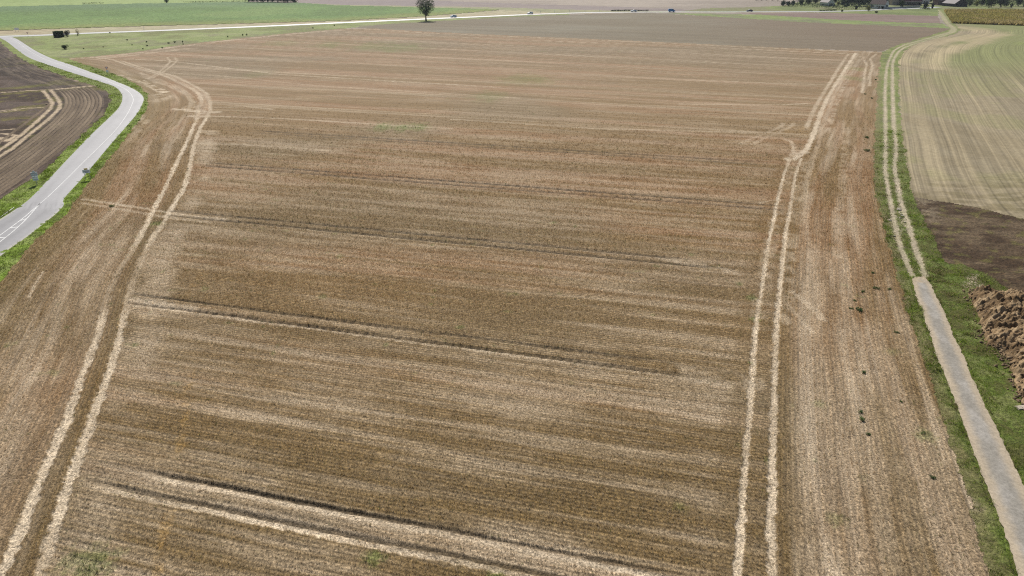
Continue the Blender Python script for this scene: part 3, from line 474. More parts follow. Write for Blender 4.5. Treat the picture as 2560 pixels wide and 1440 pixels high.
            far = sstep(120, 220, y); c = lerp(c, np.broadcast_to((.170, .185, .065), c.shape), .6 * far)
    elif nm == 'meadow':
        c = mixc(x, y, [(.155, .165, .062), (.182, .218, .074), (.212, .232, .098)], 16, 14, 801)
        c = lerp(c, np.broadcast_to((.160, .145, .090), c.shape), .55 * sstep(.56, .70, fbm(x / 9, y / 18, 803, 3)))
        d, _, s = pdist(x, y, MAIN_ROAD, 40); c = lerp(c, np.broadcast_to((.135, .180, .070), c.shape), .8 * sstep(9, 2, d) * (x > -70))
    elif nm == 'beet_field':
        d, _, _ = pdist(x, y, [(-8.7, 548.0), (-56.9, 484.0), (-103.1, 447.9), (-147.6, 430.3), (-213.9, 406.3), (-264.3, 383.6), (-366.3, 342.0)], 60)
        c = mixc(x, y, [(.100, .158, .046), (.118, .190, .056), (.140, .204, .064)], 60, 50, 901)
        c = lerp(c, np.broadcast_to((.185, .200, .060), c.shape), .75 * sstep(38, 4, d + 30 * (fbm(x / 25, y / 25, 903, 3) - .5)))
        d2, _, _ = pdist(x, y, [(-522.9, 494.9), (-398.7, 586.5), (-310.9, 630.7), (-230.2, 658.5)], 150); c = lerp(c, np.broadcast_to((.105, .160, .080), c.shape), .7 * sstep(110, 20, d2))
        z = .3 * fbm(x / 2.5, y / 2.5, 905, 2)
    elif nm == 'bare_field':
        rc = np.stack([y * .93 + x * .37, x * .93 - y * .37], 1)
        c = mixc(x, y, [(.155, .128, .086), (.166, .141, .098), (.178, .156, .112)], 60, 40, 911)
        rt = sstep(60, 190, x); c = lerp(c, np.broadcast_to((.142, .103, .068), c.shape), rt * .8)
    elif nm == 'far_field': c = mixc(x, y, [(.255, .215, .175), (.295, .250, .205), (.225, .190, .155)], 220, 60, 921)
    elif nm == 'grey_far_field': c = mixc(x, y, [(.195, .160, .145), (.225, .185, .165), (.205, .170, .160)], 160, 50, 923)
    elif nm == 'pale_green_field': c = mixc(x, y, [(.205, .270, .090), (.230, .290, .105)], 120, 90, 925)
    elif nm == 'pale_grass_strip': c = mixc(x, y, [(.225, .225, .125), (.250, .240, .140)], 60, 30, 927)
    elif nm == 'mown_verge': c = mixc(x, y, [(.300, .270, .165), (.330, .300, .195), (.310, .260, .165)], 30, 16, 929)
    elif nm == 'village_green': c = mixc(x, y, [(.120, .145, .050), (.160, .190, .062), (.160, .158, .078)], 30, 22, 931)
    elif nm == 'grass_strip': c = mixc(x, y, [(.150, .190, .065), (.175, .215, .070), (.150, .160, .080)], 18, 14, 933)
    elif nm == 'brown_plot':
        c = mixc(x, y, [(.165, .118, .098), (.185, .135, .110)], 40, 20, 935)
    elif nm == 'maize_ground': c = mixc(x, y, [(.100, .080, .040), (.130, .100, .050)], 10, 10, 937)
    return c, rc, z
GM = dict(
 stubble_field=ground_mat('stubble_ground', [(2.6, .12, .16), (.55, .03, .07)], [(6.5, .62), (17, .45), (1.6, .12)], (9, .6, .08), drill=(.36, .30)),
 dark_field=ground_mat('dark_soil', [(1.1, .06, .12)], [(2.6, .45), (.7, .25)], (3.5, .7, .2)),
 cultivated_field=ground_mat('cultivated_soil', [(2.1, .012, .26), (.7, .006, .10)], [(1.6, .14), (.5, .08)], (4, .3, .08)),
 ploughed_field=ground_mat('ploughed_soil', [(1.5, .25, .15)], [(3.5, .5), (1.0, .2)], (5, .8, .2)),
 road_verge=ground_mat('verge_turf', [], [(2.4, .38), (.6, .2)], (4, .7, .2)),
 track_verge=ground_mat('track_turf', [], [(3.4, .42), (.8, .2)], (5, .7, .2)),
 meadow=ground_mat('meadow_turf', [], [(1.6, .30), (.5, .22), (.15, .12)], (1.5, .6, .3)),
 beet_field=ground_mat('beet_leaves', [], [(.9, .34), (.35, .25), (.1, .10)], (.8, .7, .6)),
 bare_field=ground_mat('bare_soil', [(.5, .010, .09), (.16, .004, .07)], [(1.2, .20), (.4, .08)], (2, .3, .1)))
GM_DEF = ground_mat('far_ground', [(.2, .006, .06)], [(.15, .12)], (.3, .3, .4))
GM_GRASS = ground_mat('far_grass', [], [(.3, .20), (.08, .12)], (.5, .5, .5))
for ri, nm in enumerate(REG):
    ids = np.nonzero(cell == ri)[0]
    if len(ids) == 0: continue
    r = ids // (nc - 1); q = ids % (nc - 1); a = r * nc + q
    F4 = np.stack([a, a + 1, a + nc + 1, a + nc], 1)
    u, inv = np.unique(F4.ravel(), return_inverse=True)
    x = gx[u]; y = gy[u]; c, rc, z = region_fields(nm, x, y)
    m = GM.get(nm) or (GM_GRASS if nm in ('mown_verge', 'village_green', 'grass_strip', 'pale_green_field', 'pale_grass_strip') else GM_DEF)
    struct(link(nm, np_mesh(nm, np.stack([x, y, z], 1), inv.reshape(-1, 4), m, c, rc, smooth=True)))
base = np.array([(-9000, -3000, -1.2), (9000, -3000, -1.2), (9000, 9000, -1.2), (-9000, 9000, -1.2)], float)
struct(link('ground', np_mesh('ground', base, [(0, 1, 2, 3)], GM_GRASS, np.full((4, 3), (.16, .16, .08)), np.zeros((4, 2)))))

# ================================================================ ROADS
def ribbon(Lp, Rp, nacross=7, z=0.03, crown=0.03):
    n = len(Lp); t = np.linspace(0, 1, nacross)
    P = Lp[:, None, :] * (1 - t)[None, :, None] + Rp[:, None, :] * t[None, :, None]
    V = np.zeros((n * nacross, 3)); V[:, :2] = P.reshape(-1, 2); V[:, 2] = np.tile(z + crown * (1 - (2 * t - 1) ** 2), n)
    i = np.arange(n - 1)[:, None] * nacross + np.arange(nacross - 1)[None, :]; i = i.ravel()
    F = np.stack([i, i + 1, i + nacross + 1, i + nacross], 1)
    return V, F, np.tile(t, n)
def offset(c, d):
    t = np.gradient(c, axis=0); t /= np.hypot(t[:, 0], t[:, 1])[:, None] + 1e-9
    return c + np.stack([-t[:, 1], t[:, 0]], 1) * np.asarray(d).reshape(-1, 1)
asphalt = ground_mat('asphalt', [], [(1.2, .05), (22, .06)], (40, .15, .01), rough=.55, spec=.35)
asphalt_far = ground_mat('sunlit_asphalt', [], [(.3, .05)], None, rough=.5, spec=.4)
Lp = spline(ROAD_IN, n=260); Rp = spline(ROAD_OUT, n=260)
V, F, t = ribbon(Lp, Rp, 15)
pp, _, _ = pdist(V[:, 0], V[:, 1], [(-71.34, 95.45), (-70.27, 99.62), (-67.46, 100.95)], 300)
near = sstep(-.3, .3, (np.array([(-72.83, 97.77), (-67.58, 101.14)][0])[1] - V[:, 1]) + .2 * (V[:, 0] + 70) * 0)
c = np.broadcast_to((.275, .270, .275), (len(V), 3)).copy()
wheel = np.exp(-((t - .25) / .07) ** 2) + np.exp(-((t - .72) / .07) ** 2)
seam = np.exp(-((V[:, 1] - np.array([(-70.27, 99.62)][0])[1]) / .35) ** 2)
c = c * (1 - (.09 + .10 * near) * wheel)[:, None] * (1 - .17 * near)[:, None] * (1 - .25 * seam)[:, None] * (.88 + .24 * fbm(V[:, 0] / 5, V[:, 1] / 5, 31, 4))[:, None]
edge = sstep(.035, .0, np.minimum(t, 1 - t)) ; c = lerp(c, np.broadcast_to((.42, .39, .32), c.shape), edge * .6 * near)
struct(link('side_road', np_mesh('side_road', V, F, asphalt, c, V[:, :2], smooth=True)))
MR = spline(MAIN_ROAD, n=420)
V, F, t = ribbon(offset(MR, 3.3), offset(MR, -3.3), 5, 0.035, .05)
struct(link('main_road', np_mesh('main_road', V, F, asphalt_far, np.full((len(V), 3), .36), V[:, :2], smooth=True)))
# painted lines
paint = plain_mat('road_paint', (.52, .52, .51), .6, .3, 3)
CL = spline([(-234.5, 345.7), (-218.5, 326.4), (-196.0, 297.6), (-174.8, 272.0), (-161.0, 257.5), (-144.4, 240.6), (-129.8, 225.7), (-115.6, 210.3), (-106.66, 199.26), (-99.46, 187.50), (-95.21, 178.02), (-90.82, 167.00), (-85.55, 152.23), (-81.72, 139.67), (-77.22, 124.00), (-73.88, 112.59), (-71.29, 103.31), (-70.50, 100.00)], n=200)
def line_mesh(name, c, w, z):
    V, F, t = ribbon(offset(c, w / 2), offset(c, -w / 2), 2, z, 0); return np_mesh(name, V, F, paint)
def on_road(c):   # height just above the cambered carriageway
    return 0.068
struct(link('centre_line', line_mesh('centre_line', CL, .12, on_road(CL))))
ISL_A = spline([(-70.50, 100.00), (-68.93, 93.73), (-68.03, 88.88), (-67.05, 83.46), (-65.69, 77.21)], n=40); ISL_B = spline([(-70.50, 100.00), (-68.12, 92.89), (-66.79, 87.81), (-66.07, 84.30), (-65.01, 79.71), (-63.50, 73.46)], n=40)
struct(link('island_line', line_mesh('island_line', ISL_A, .16, .072))); struct(link('island_line', line_mesh('island_line', ISL_B, .16, .072)))
for k, f in enumerate((.34, .48, .62, .76, .9)):
    a = ISL_A[int(f * 39)]; b = ISL_B[int(min(.98, f - .07) * 39)]
    struct(link('island_stripe', line_mesh('island_stripe', np.linspace(a, b, 4), .28, .064)))
struct(link('edge_line', line_mesh('edge_line', offset(spline([(-73.00, 98.32), (-72.37, 95.10), (-71.57, 90.93), (-70.32, 83.73)], n=30), -.25), .12, .062)))
# farm lane, paved part
V, F, t = ribbon(LL, LR, 17, .03, .03)
ar = np.repeat(np.arange(200), 17)
e = np.minimum(t, 1 - t) + .10 * (fbm(V[:, 0] / .7, V[:, 1] / .7, 61, 3) - .5)
c = np.broadcast_to((.240, .222, .192), (len(V), 3)).copy(); st0 = np.clip(ar / 200 * 62 / 3.2 + .8 * (fbm(V[:, 0] / .6, V[:, 1] / .6, 68, 2) - .5), 0, 1)
c = lerp(c, np.broadcast_to((.300, .280, .250), c.shape), sstep(.42, .64, fbm(V[:, 0] / .9, V[:, 1] / 2.2, 63, 4)) * .85)
c = lerp(c, np.broadcast_to((.370, .305, .220), c.shape), sstep(.40, .08, e + .12 * (fbm(V[:, 0] / .25, V[:, 1] / .25, 66, 2) - .5)) * .9)
ew = .34 * (fbm(V[:, 0] / .45, V[:, 1] / .45, 64, 3) - .5) * (np.minimum(t, 1 - t) < .01); V[:, 0] += ew
c = lerp(np.broadcast_to((.330, .270, .190), c.shape), c, sstep(.1, .8, st0)); V[:, 2] -= .05 * (1 - sstep(0, .25, st0)); V[:, 2] += .012 * (fbm(V[:, 0] / .3, V[:, 1] / .3, 65, 2) - .5)
struct(link('farm_lane', np_mesh('farm_lane', V, F, ground_mat('old_tarmac', [], [(5, .16), (22, .18), (1.5, .08)], (30, .5, .03), rough=.9, spec=.08), c, V[:, :2], smooth=True)))

# planting ridges of the dark field, one by one, following the bend of the road
ridge_mat = ground_mat('ridge_soil', [], [(3, .35)], (5, .6, .15))
VWs = VW_S.copy()
for _ in range(40): VWs[1:-1] = .25 * VWs[:-2] + .5 * VWs[1:-1] + .25 * VWs[2:]
cut = [(-130.47, 197.32), (-119.7, 208.1)]; dark = bpy.data.objects['dark_field']
for k in range(15):
    c = offset(VWs, -(1.1 + .86 * k)); c = spline(c, n=150)
    yl = cut[0][1] + (cut[1][1] - cut[0][1]) * (c[:, 0] - cut[0][0]) / (cut[1][0] - cut[0][0])
    c = c[(c[:, 1] < yl) & (c[:, 1] > 85) & (pdist(c[:, 0], c[:, 1], LEFT_TRACKS[1][0])[0] > 1.2) & (pdist(c[:, 0], c[:, 1], LEFT_TRACKS[0][0])[0] > 1.2)]
    if len(c) < 6: continue
    c = spline(c, n=110)
    h = (.24 - .17 * np.linspace(0, 1, 110) ** .6) * (.8 + .4 * vnoise(np.arange(110) / 5.0, np.full(110, k), 91)); h[0] = 0
    prof = np.array([-.40, -.14, .14, .40]); pz = np.array([-.02, 1, 1, -.02])
    V = np.zeros((110, 4, 3))
    for j in range(4): V[:, j, :2] = offset(c, prof[j] + .05 * (vnoise(np.arange(110) / 3.0, np.full(110, k + j), 92) - .5)); V[:, j, 2] = h * pz[j] if pz[j] > 0 else -.02
    i = (np.arange(109)[:, None] * 4 + np.arange(3)[None, :]).ravel(); F = np.stack([i, i + 1, i + 5, i + 4], 1)
    V = V.reshape(-1, 3); cc = lerp((.095, .068, .043), (.185, .140, .094), np.repeat(vnoise(np.arange(110) / 9.0, np.full(110, k), 930), 4))
    link('ridge', np_mesh('ridge', V, F[:, ::-1], ridge_mat, cc, V[:, :2], smooth=True), dark)

# ================================================================ STUBBLE and GRASS BLADES
def blades(name, x, y, z, h, w, col, mat, per=3, lean=.35, spread=.06):
    n = len(x); k = per
    X = np.repeat(x, k) + RNG.normal(0, 1, n * k) * np.repeat(np.broadcast_to(spread, n), k); Y = np.repeat(y, k) + RNG.normal(0, 1, n * k) * np.repeat(np.broadcast_to(spread, n), k); Z = np.repeat(z, k)
    H = np.repeat(h, k) * RNG.uniform(.6, 1.25, n * k); W = np.repeat(w, k); a = RNG.uniform(0, math.pi, n * k)
    dx = np.cos(a) * W * .5; dy = np.sin(a) * W * .5; lx = RNG.normal(0, lean, n * k) * H; ly = RNG.normal(0, lean, n * k) * H
    V = np.zeros((n * k, 3, 3))
    V[:, 0] = np.stack([X - dx, Y - dy, Z - .02], 1); V[:, 1] = np.stack([X + dx, Y + dy, Z - .02], 1); V[:, 2] = np.stack([X + lx, Y + ly, Z + H], 1)
    C = np.repeat(col, k, 0) * RNG.uniform(.5, 1.55, (n * k, 1)); C = np.repeat(C[:, None, :], 3, 1).reshape(-1, 3)
    me = np_mesh(name, V.reshape(-1, 3), np.arange(n * k * 3).reshape(-1, 3), mat, C)
    o = link(name, me); o["kind"] = "stuff"; return o
straw_mat = leaf_mat('dry_straw', .30); grass_mat = leaf_mat('grass_blades', .40)
def sample_fan(n, d0, d1, knee):
    """points in the fan in front of the camera, density even to `knee`, thinning with the square of distance after it"""
    g = np.linspace(d0, d1, 2000); hw = .7314 * (.9056 * g + 14) * 1.25
    pdf = hw * np.where(g < knee, 1, (knee / g) ** 2); cdf = np.cumsum(pdf); cdf /= cdf[-1]
    D = np.interp(RNG.random(n), cdf, g); return RNG.uniform(-1, 1, n) * .7314 * (.9056 * D + 14) * 1.25, D
x, y = sample_fan(640000, 16, 200, 55)
rx, ry = ragged(x, y); keep = inpoly(rx, ry, STUBBLE) & ~inpoly(rx, ry, TRACK_VERGE) & ~inpoly(rx, ry, RV_POLY); x = x[keep]; y = y[keep]
m = field_desc(x, y)
sp = .36; snap = np.round(m['row'] / sp) * sp - m['row'] + RNG.normal(0, .025, len(x))
x = np.where(m['head'], x + snap * np.sign(x) * .97, x); y = np.where(m['head'], y, y + snap)
m = field_desc(x, y)
p = (1 - .72 * m['pale']) * np.clip(1 - m['straw'], 0, 1) ** 1.3 * (1 - m['tram']) ** 2 * .95 * sstep(190, 85, y)
k = RNG.random(len(x)) < p
x = x[k]; y = y[k]; m = {a: b[k] for a, b in m.items()}
sc = np.clip(y / 55, .85, 2.6) ** .8
col = field_color(x, y, m) * (1.75 - .45 * sstep(80, 200, y))[:, None] * np.array([1, .99, .96])
dry = (RNG.random(len(x)) < .30 + .32 * sstep(62, 36, y))[:, None] * (.55 + .25 * sstep(62, 36, y))[:, None]; col = col * (1 - dry) + np.array((.54, .44, .30)) * dry
gg = (RNG.random(len(x)) < .04 + m['green'] * .8); col[gg] = np.array((.09, .14, .03))
h = (.18 + .05 * sstep(62, 36, y)) * (1 + .35 * m['far_lip']) * (1 - .35 * m['pale']) * (1 + .5 * (m['green'] > .3)) * np.clip(sc, 1, 1.3)
blades('stubble', x, y, np.zeros(len(x)) + .02, h, .026 * sc, col, straw_mat, 3, .30, .05 * sc)
print('stubble tufts', len(x))
# loose straw lying on the flattened strips: short, nearly flat slivers
x, y = sample_fan(260000, 18, 130, 45)
keep = inpoly(x, y, STUBBLE); x = x[keep]; y = y[keep]; m = field_desc(x, y)
k = RNG.random(len(x)) < np.clip(m['straw'] * .9 + m['pale'] * .30, 0, 1) * (1 - m['tram']); x = x[k]; y = y[k]
sc = np.clip(y / 45, .8, 3); n = len(x); a = RNG.uniform(0, 2 * math.pi, n); Ls = RNG.uniform(.10, .26, n) * sc; W = .018 * sc
V = np.zeros((n, 3, 3)); ca, sa = np.cos(a), np.sin(a); zz = RNG.uniform(0, .05, n)
V[:, 0] = np.stack([x - sa * W, y + ca * W, zz], 1); V[:, 1] = np.stack([x + sa * W, y - ca * W, zz + .005], 1); V[:, 2] = np.stack([x + ca * Ls, y + sa * Ls, zz + RNG.uniform(-.02, .07, n)], 1)
C = np.array((.46, .375, .26)) * RNG.uniform(.7, 1.3, (n, 1)); C = np.repeat(C[:, None, :], 3, 1).reshape(-1, 3)
o = link('loose_straw', np_mesh('loose_straw', V.reshape(-1, 3), np.arange(n * 3).reshape(-1, 3), straw_mat, C)); o["kind"] = "stuff"
# grass on the verges
def grass_on(name, poly, n, box, knee, cols, h0, avoid=(), near_w=.03):
    x, y = sample_fan(n, box[0], box[1], knee); keep = inpoly(*ragged(x, y), poly); x = x[keep]; y = y[keep]
    for ap in avoid: k = ~inpoly(x, y, ap); x = x[k]; y = y[k]
    return x, y
road_poly = [tuple(p) for p in Lp] + [tuple(p) for p in Rp][::-1]; lane_poly = [tuple(p) for p in LL] + [tuple(p) for p in LR][::-1]
def clear_of(x, y, lines, d):
    k = np.ones(len(x), bool)
    for ln in lines: k &= pdist(x, y, ln, d + 1)[0] > d
    return x[k], y[k]
x, y = grass_on('', TRACK_VERGE, 700000, (18, 150), 60, None, .2, [lane_poly]); x, y = x, y; x, y = clear_of(x, y, [TR_A, TR_B], .36)
tall = sstep(.5, .75, fbm(x / 1.3, y / 1.3, 701, 3)); sc = np.clip(y / 55, .7, 3)
col = mixc(x, y, [(.080, .092, .020), (.110, .155, .022), (.150, .205, .028), (.195, .215, .075)], 1.6, 1.6, 741, .28, .72) * 1.3
dr = RNG.random(len(x)) < .14 + .35 * (fbm(x / 2.2, y / 2.2, 744, 3) > .56); col[dr] = np.array((.26, .22, .11))
blades('verge_grass', x, y, np.zeros(len(x)), (.11 + .22 * tall) , .045 * sc, col, grass_mat, 3, .45, .07 * sc); print('track grass', len(x))
x, y = grass_on('', RV_POLY, 900000, (60, 260), 110, None, .2, [road_poly]); x, y = clear_of(x, y, [Lp, Rp], .15)
sc = np.clip(y / 70, .8, 3.2); tall = sstep(.45, .75, fbm(x / 2, y / 2, 751, 3))
col = mixc(x, y, [(.110, .140, .022), (.150, .215, .022), (.185, .265, .026), (.225, .255, .085)], 3, 3, 753)
blades('road_grass', x, y, np.zeros(len(x)), (.12 + .2 * tall), .05 * sc, col, grass_mat, 2, .45, .08 * sc); print('road grass', len(x))
# ================================================================ VEGETATION
bark = plain_mat('bark', (.085, .065, .048), .9, .3, 6, bump=.5)
leaf_dark = leaf_mat('leaves', .28)
def leaves(pos, size, tint, rng):
    n = len(pos); a = rng.normal(size=(n, 3)); a /= np.linalg.norm(a, axis=1)[:, None]; b = np.cross(a, rng.normal(size=(n, 3))); b /= np.linalg.norm(b, axis=1)[:, None]
    s = size * rng.uniform(.6, 1.3, (n, 1))
    V = np.stack([pos - a * s * .5, pos + b * s * .32, pos + a * s * .5, pos - b * s * .32], 1)
    return V.reshape(-1, 3), np.arange(n * 4).reshape(-1, 4), np.repeat(tint, 4, 0)
def crown(name, clumps, n, size, base, vary=.35, seed=0, alt=None):
    """leaf-sized faces spread through overlapping clumps (cx,cy,cz,rx,ry,rz)"""
    rng = np.random.default_rng(seed); C = np.array(clumps, float); w = C[:, 3] * C[:, 4] * C[:, 5]; w = w ** .8; w /= w.sum()
    k = rng.choice(len(C), n, p=w); d = rng.normal(size=(n, 3)); d /= np.linalg.norm(d, axis=1)[:, None]
    r = rng.uniform(.25, 1, (n, 1)) ** .45 * rng.uniform(.85, 1.12, (n, 1)); pos = C[k, :3] + d * r * C[k, 3:]
    tone = (1 + vary * rng.uniform(-1, 1, len(C)))[k] * rng.uniform(.7, 1.35, n); t = np.array(base) * tone[:, None]
    if alt is not None: q = rng.random(n) < .15; t[q] = np.array(alt) * tone[q][:, None]
    V, F, T = leaves(pos, size, t, rng); return np_mesh(name, V, F, leaf_dark, T)
def trunk_mesh(name, h, r, limbs, seed=0):
    rng = random.Random(seed); m = MB(); p = Vector((0, 0, -.1)); pts = [p]
    for i in range(4): pts.append(Vector((rng.uniform(-.08, .08) * h * (i + 1) / 4, rng.uniform(-.08, .08) * h * (i + 1) / 4, h * (i + 1) / 4)))
    for i in range(4): m.tube(pts[i], pts[i + 1], r * (1 - .2 * i), r * (1 - .2 * (i + 1)), 8)
    for q in limbs:
        a = pts[rng.choice([2, 3])]; b = Vector(q); mid = a.lerp(b, .5) + Vector((0, 0, .06 * h)); m.tube(a, mid, r * .42, r * .28, 6); m.tube(mid, b, r * .28, r * .08, 6)
    return m.mesh(name, bark, True)
def clump_set(w, z0, z1, n, seed, shape='round'):
    rng = random.Random(seed); out = []
    for i in range(n):
        f = (i + .5) / n; z = z0 + (z1 - z0) * f
        prof = {'round': math.sin(math.pi * (.12 + .80 * f)), 'vase': .30 + .75 * math.sin(math.pi * min(1, f * .82)) if f < .75 else .95 - (f - .75) * 1.4, 'cone': 1.05 - f * .95}[shape]
        a = i * 2.4 + rng.uniform(-.4, .4); d = w * .5 * prof * rng.uniform(.35, .68); r = w * rng.uniform(.17, .27) * max(.5, prof)
        out.append((d * math.cos(a), d * math.sin(a), z, r, r, r * rng.uniform(.75, 1.0)))
    out.append((0, 0, (z0 + z1) / 2, w * .28, w * .28, (z1 - z0) * .36)); return out
# the lone tree by the main road
LT = [(-51.5, 447.9)][0]
lone = thing('broadleaf_tree', 'lone dark green broadleaf tree standing beside the main road', 'tree', (LT[0], LT[1], 0))
cl = clump_set(11.2, 3.2, 11.6, 17, 3, 'vase')
link('trunk', trunk_mesh('trunk', 4.6, .55, [c[:3] for c in cl[:12]], 3), lone)
link('crown', crown('crown', cl, 5600, .40, (.050, .082, .034), .5, 3, (.10, .15, .04)), lone)
# tree kinds reused over the village and the hedgerows
KIND = {}
for i, (w, h, shp, base, n, s) in enumerate([(6.5, 9.0, 'round', (.028, .048, .026), 1900, .55), (5.0, 7.0, 'round', (.040, .065, .026), 1500, .5), (3.6, 9.5, 'cone', (.022, .042, .030), 1500, .42),
        (3.6, 4.4, 'round', (.026, .044, .028), 1100, .4), (3.2, 4.2, 'vase', (.140, .150, .030), 700, .38), (7.5, 8.0, 'round', (.055, .080, .030), 2200, .55)]):
    cs = clump_set(w, h * .10, h * .90, 13, 50 + i, shp); KIND[i] = (trunk_mesh('trunk', h * .45, .05 * w * .7, [c[:3] for c in cs[:6]], i), crown('crown', cs, n, s, base, .4, 60 + i))
def tree(kind, loc, s, rz, label, group=None, name='tree', sx=1.0):
    t = thing(name, label, 'tree', (loc[0], loc[1], 0), rz, group); t.scale = (s * sx, s * sx, s)
    link('trunk', KIND[kind][0], t); link('crown', KIND[kind][1], t); return t
def shrub(name, label, cat, loc, w, h, seed, tint, n=500, size=.16, group=None, flat=1.0):
    rng = random.Random(seed); cs = [(rng.uniform(-.25, .25) * w, rng.uniform(-.25, .25) * w * flat, h * rng.uniform(.3, .7), w * .3, w * .3 * flat, h * .33) for _ in range(7)]
    t = thing(name, label, cat, (loc[0], loc[1], 0), 0, group)
    m = MB()
    for c in cs: m.tube((c[0] * .3, c[1] * .3, -.03), (c[0], c[1], c[2]), .03 * w, .012 * w, 5)
    m.build('stem', bark, t); link('foliage', crown('foliage', cs, n, size, tint, .35, seed), t); return t
# clipped cube hedge, its round neighbour, the thin yellow tree and the bush in the meadow
P1 = [(-213.5, 349.1)][0]
cube = thing('clipped_hedge', 'dark green hedge clipped into a box beside the road junction', 'hedge', (P1[0], P1[1], 0), rad(8))
rng = np.random.default_rng(9); n = 5200; face = rng.integers(0, 5, n); q = rng.uniform(-1, 1, (n, 3)); d = rng.uniform(.86, 1.02, n)
for f, (ax, sg) in enumerate(((0, -1), (0, 1), (1, -1), (1, 1), (2, 1))): q[face == f, ax] = sg * d[face == f]
pos = q * np.array([1.75, 1.6, 1.3]) + np.array([0, 0, 1.4])
Vv, Ff, Tt = leaves(pos, .22, np.array((.040, .080, .028)) * rng.uniform(.6, 1.4, (n, 1)), rng); link('foliage', np_mesh('foliage', Vv, Ff, leaf_dark, Tt), cube)
MB().box(-1.55, 1.55, -1.4, 1.4, .05, 2.5).build('dark_core', plain_mat('core_dark', (.02, .028, .014), 1, .3, 4), cube)  # solid dark box added behind the leaves, in place of the shaded inside
shrub('round_bush', 'dark rounded bush just right of the box hedge by the junction', 'bush', [(-211.4, 352.3)][0], 2.7, 3.0, 21, (.030, .045, .022), 1700, .22)
shrub('yellow_shrub', 'thin yellowish shrub on the verge right of the two dark bushes', 'shrub', [(-210.0, 358.2)][0], 2.2, 3.4, 22, (.150, .130, .045), 330, .22)
shrub('meadow_bush', 'single dark bush standing alone in the rough meadow', 'bush', [(-182.0, 299.7)][0], 2.4, 1.9, 23, (.034, .058, .026), 1300, .2)
for i, (uv, w, h) in enumerate(zip([(-174.4, 334.9), (-161.5, 326.4), (-154.6, 312.1), (-149.6, 321.5), (-148.4, 324.8), (-144.9, 324.8), (-142.0, 318.3), (-144.1, 303.2), (-150.8, 300.4), (-134.1, 349.5), (-129.4, 356.2), (-128.2, 358.2), (-162.5, 315.2), (-170.8, 307.6), (-175.8, 301.8), (-105.8, 395.2), (-98.1, 411.4), (-200.1, 369.4)], [1.1,1,1.2,1.4,1.8,.9,.9,1.3,.8,1.2,1.1,1.5,.8,.8,.8,1.3,1.2,1.5], [.9,.9,.8,1.0,1.2,1.3,.6,.7,.6,.9,1.3,1.3,.5,.5,.5,1,1,.8])):
    shrub('small_bush', 'small dark bush in the rough grass of the meadow', 'bush', uv, w * .8, h * .75, 100 + i, (.085, .115, .045), 200, .16, 'small bushes scattered over the meadow')
# weeds in the stubble
wpx = [(41.97, 74.37), (38.51, 69.39), (40.39, 70.22), (41.66, 70.01), (36.57, 67.10), (35.40, 65.21), (36.15, 64.75), (37.54, 60.11), (31.00, 52.78), (32.09, 48.27), (28.07, 46.75), (27.78, 45.89), (27.35, 43.92), (31.58, 43.97), (29.55, 38.92), (-59.01, 98.69), (72.72, 142.81), (67.55, 131.88), (94.58, 188.09), (95.77, 194.15), (110.5, 219.3)]
WM = []
for i in range(4):
    rng = random.Random(i); cs = [(rng.uniform(-.22, .22), rng.uniform(-.16, .16), rng.uniform(.10, .22), .17, .15, .14) for _ in range(6)]
    m = MB()
    for c in cs: m.tube((c[0] * .3, c[1] * .3, -.02), c[:3], .012, .006, 4)
    WM.append((crown('foliage', cs, 260, .09, [(.075, .130, .040), (.10, .15, .05), (.06, .11, .04), (.12, .15, .06)][i], .4, 300 + i), m.mesh('stem', bark)))
for i, p in enumerate(wpx):
    sh = p[1] < 90
    t = thing('weed_plant', 'small green weed growing out of the stubble on the right headland' if p[0] > 0 else 'small green weed on the tramline at the left of the stubble', 'weed', (p[0], p[1], 0), i * 1.3, 'weeds in the stubble' if p[0] > 0 else None)
    s = [1.0, 1.0, 1.35, 1.0, .85, .9, 1.7, 1.0, 1.0, .6, .9, 1.2, .8, .9, .8, 1.5, 1.9, 2.1, 1.5, 1.4, 1.6][i]; s *= .8; t.scale = (s, s, s * .8)
    f, st = WM[i % 4]; link('foliage', f, t); link('stem', st, t)

# ================================================================ EARTH HEAP, slab, stones
soil_mat = ground_mat('heap_soil', [], [(2.2, .22), (9, .25)], (12, .8, .08))
MP = [(49.64, 68.68), (47.30, 62.79), (45.55, 59.46), (44.90, 57.14), (45.35, 55.39), (43.93, 52.45), (42.41, 49.33), (41.95, 47.14), (41.96, 43.72), (49.25, 47.99), (53.53, 57.90), (55.38, 65.30), (54.43, 67.69), (52.77, 68.68), (51.15, 69.39)]
mp = np.array(MP); lo = mp.min(0) - .3; hi = mp.max(0) + .3; st = .085
xs = np.arange(lo[0], hi[0], st); ys = np.arange(lo[1], hi[1], st); X, Y = np.meshgrid(xs, ys); x = X.ravel(); y = Y.ravel()
ins = inpoly(x + .5 * (fbm(x / .6, y / .6, 801, 2) - .5), y + .5 * (fbm(x / .6, y / .6, 802, 2) - .5), MP); dd = pdist(x, y, np.vstack([mp, mp[:1]]))[0]
h = 1.75 * (1 - np.exp(-dd / 1.15)) * (.75 + .5 * fbm(x / 2.2, y / 2.2, 803, 2)); cl1 = np.abs(fbm(x / .75, y / .75, 804, 3) - .5); cl2 = np.abs(fbm(x / .28, y / .28, 805, 2) - .5)
z = np.where(ins, h + np.minimum(dd + .25, .75) * (2.0 * cl1 + 1.1 * cl2 + 1.3 * (fbm(x / 1.6, y / 1.6, 811, 2) - .5) - .30), -.15)
ok = ins.reshape(X.shape); okc = ok[:-1, :-1] | ok[1:, :-1] | ok[:-1, 1:] | ok[1:, 1:]; W = len(xs); r, q = np.nonzero(okc); a = r * W + q; F4 = np.stack([a, a + 1, a + W + 1, a + W], 1); u, inv = np.unique(F4.ravel(), return_inverse=True)
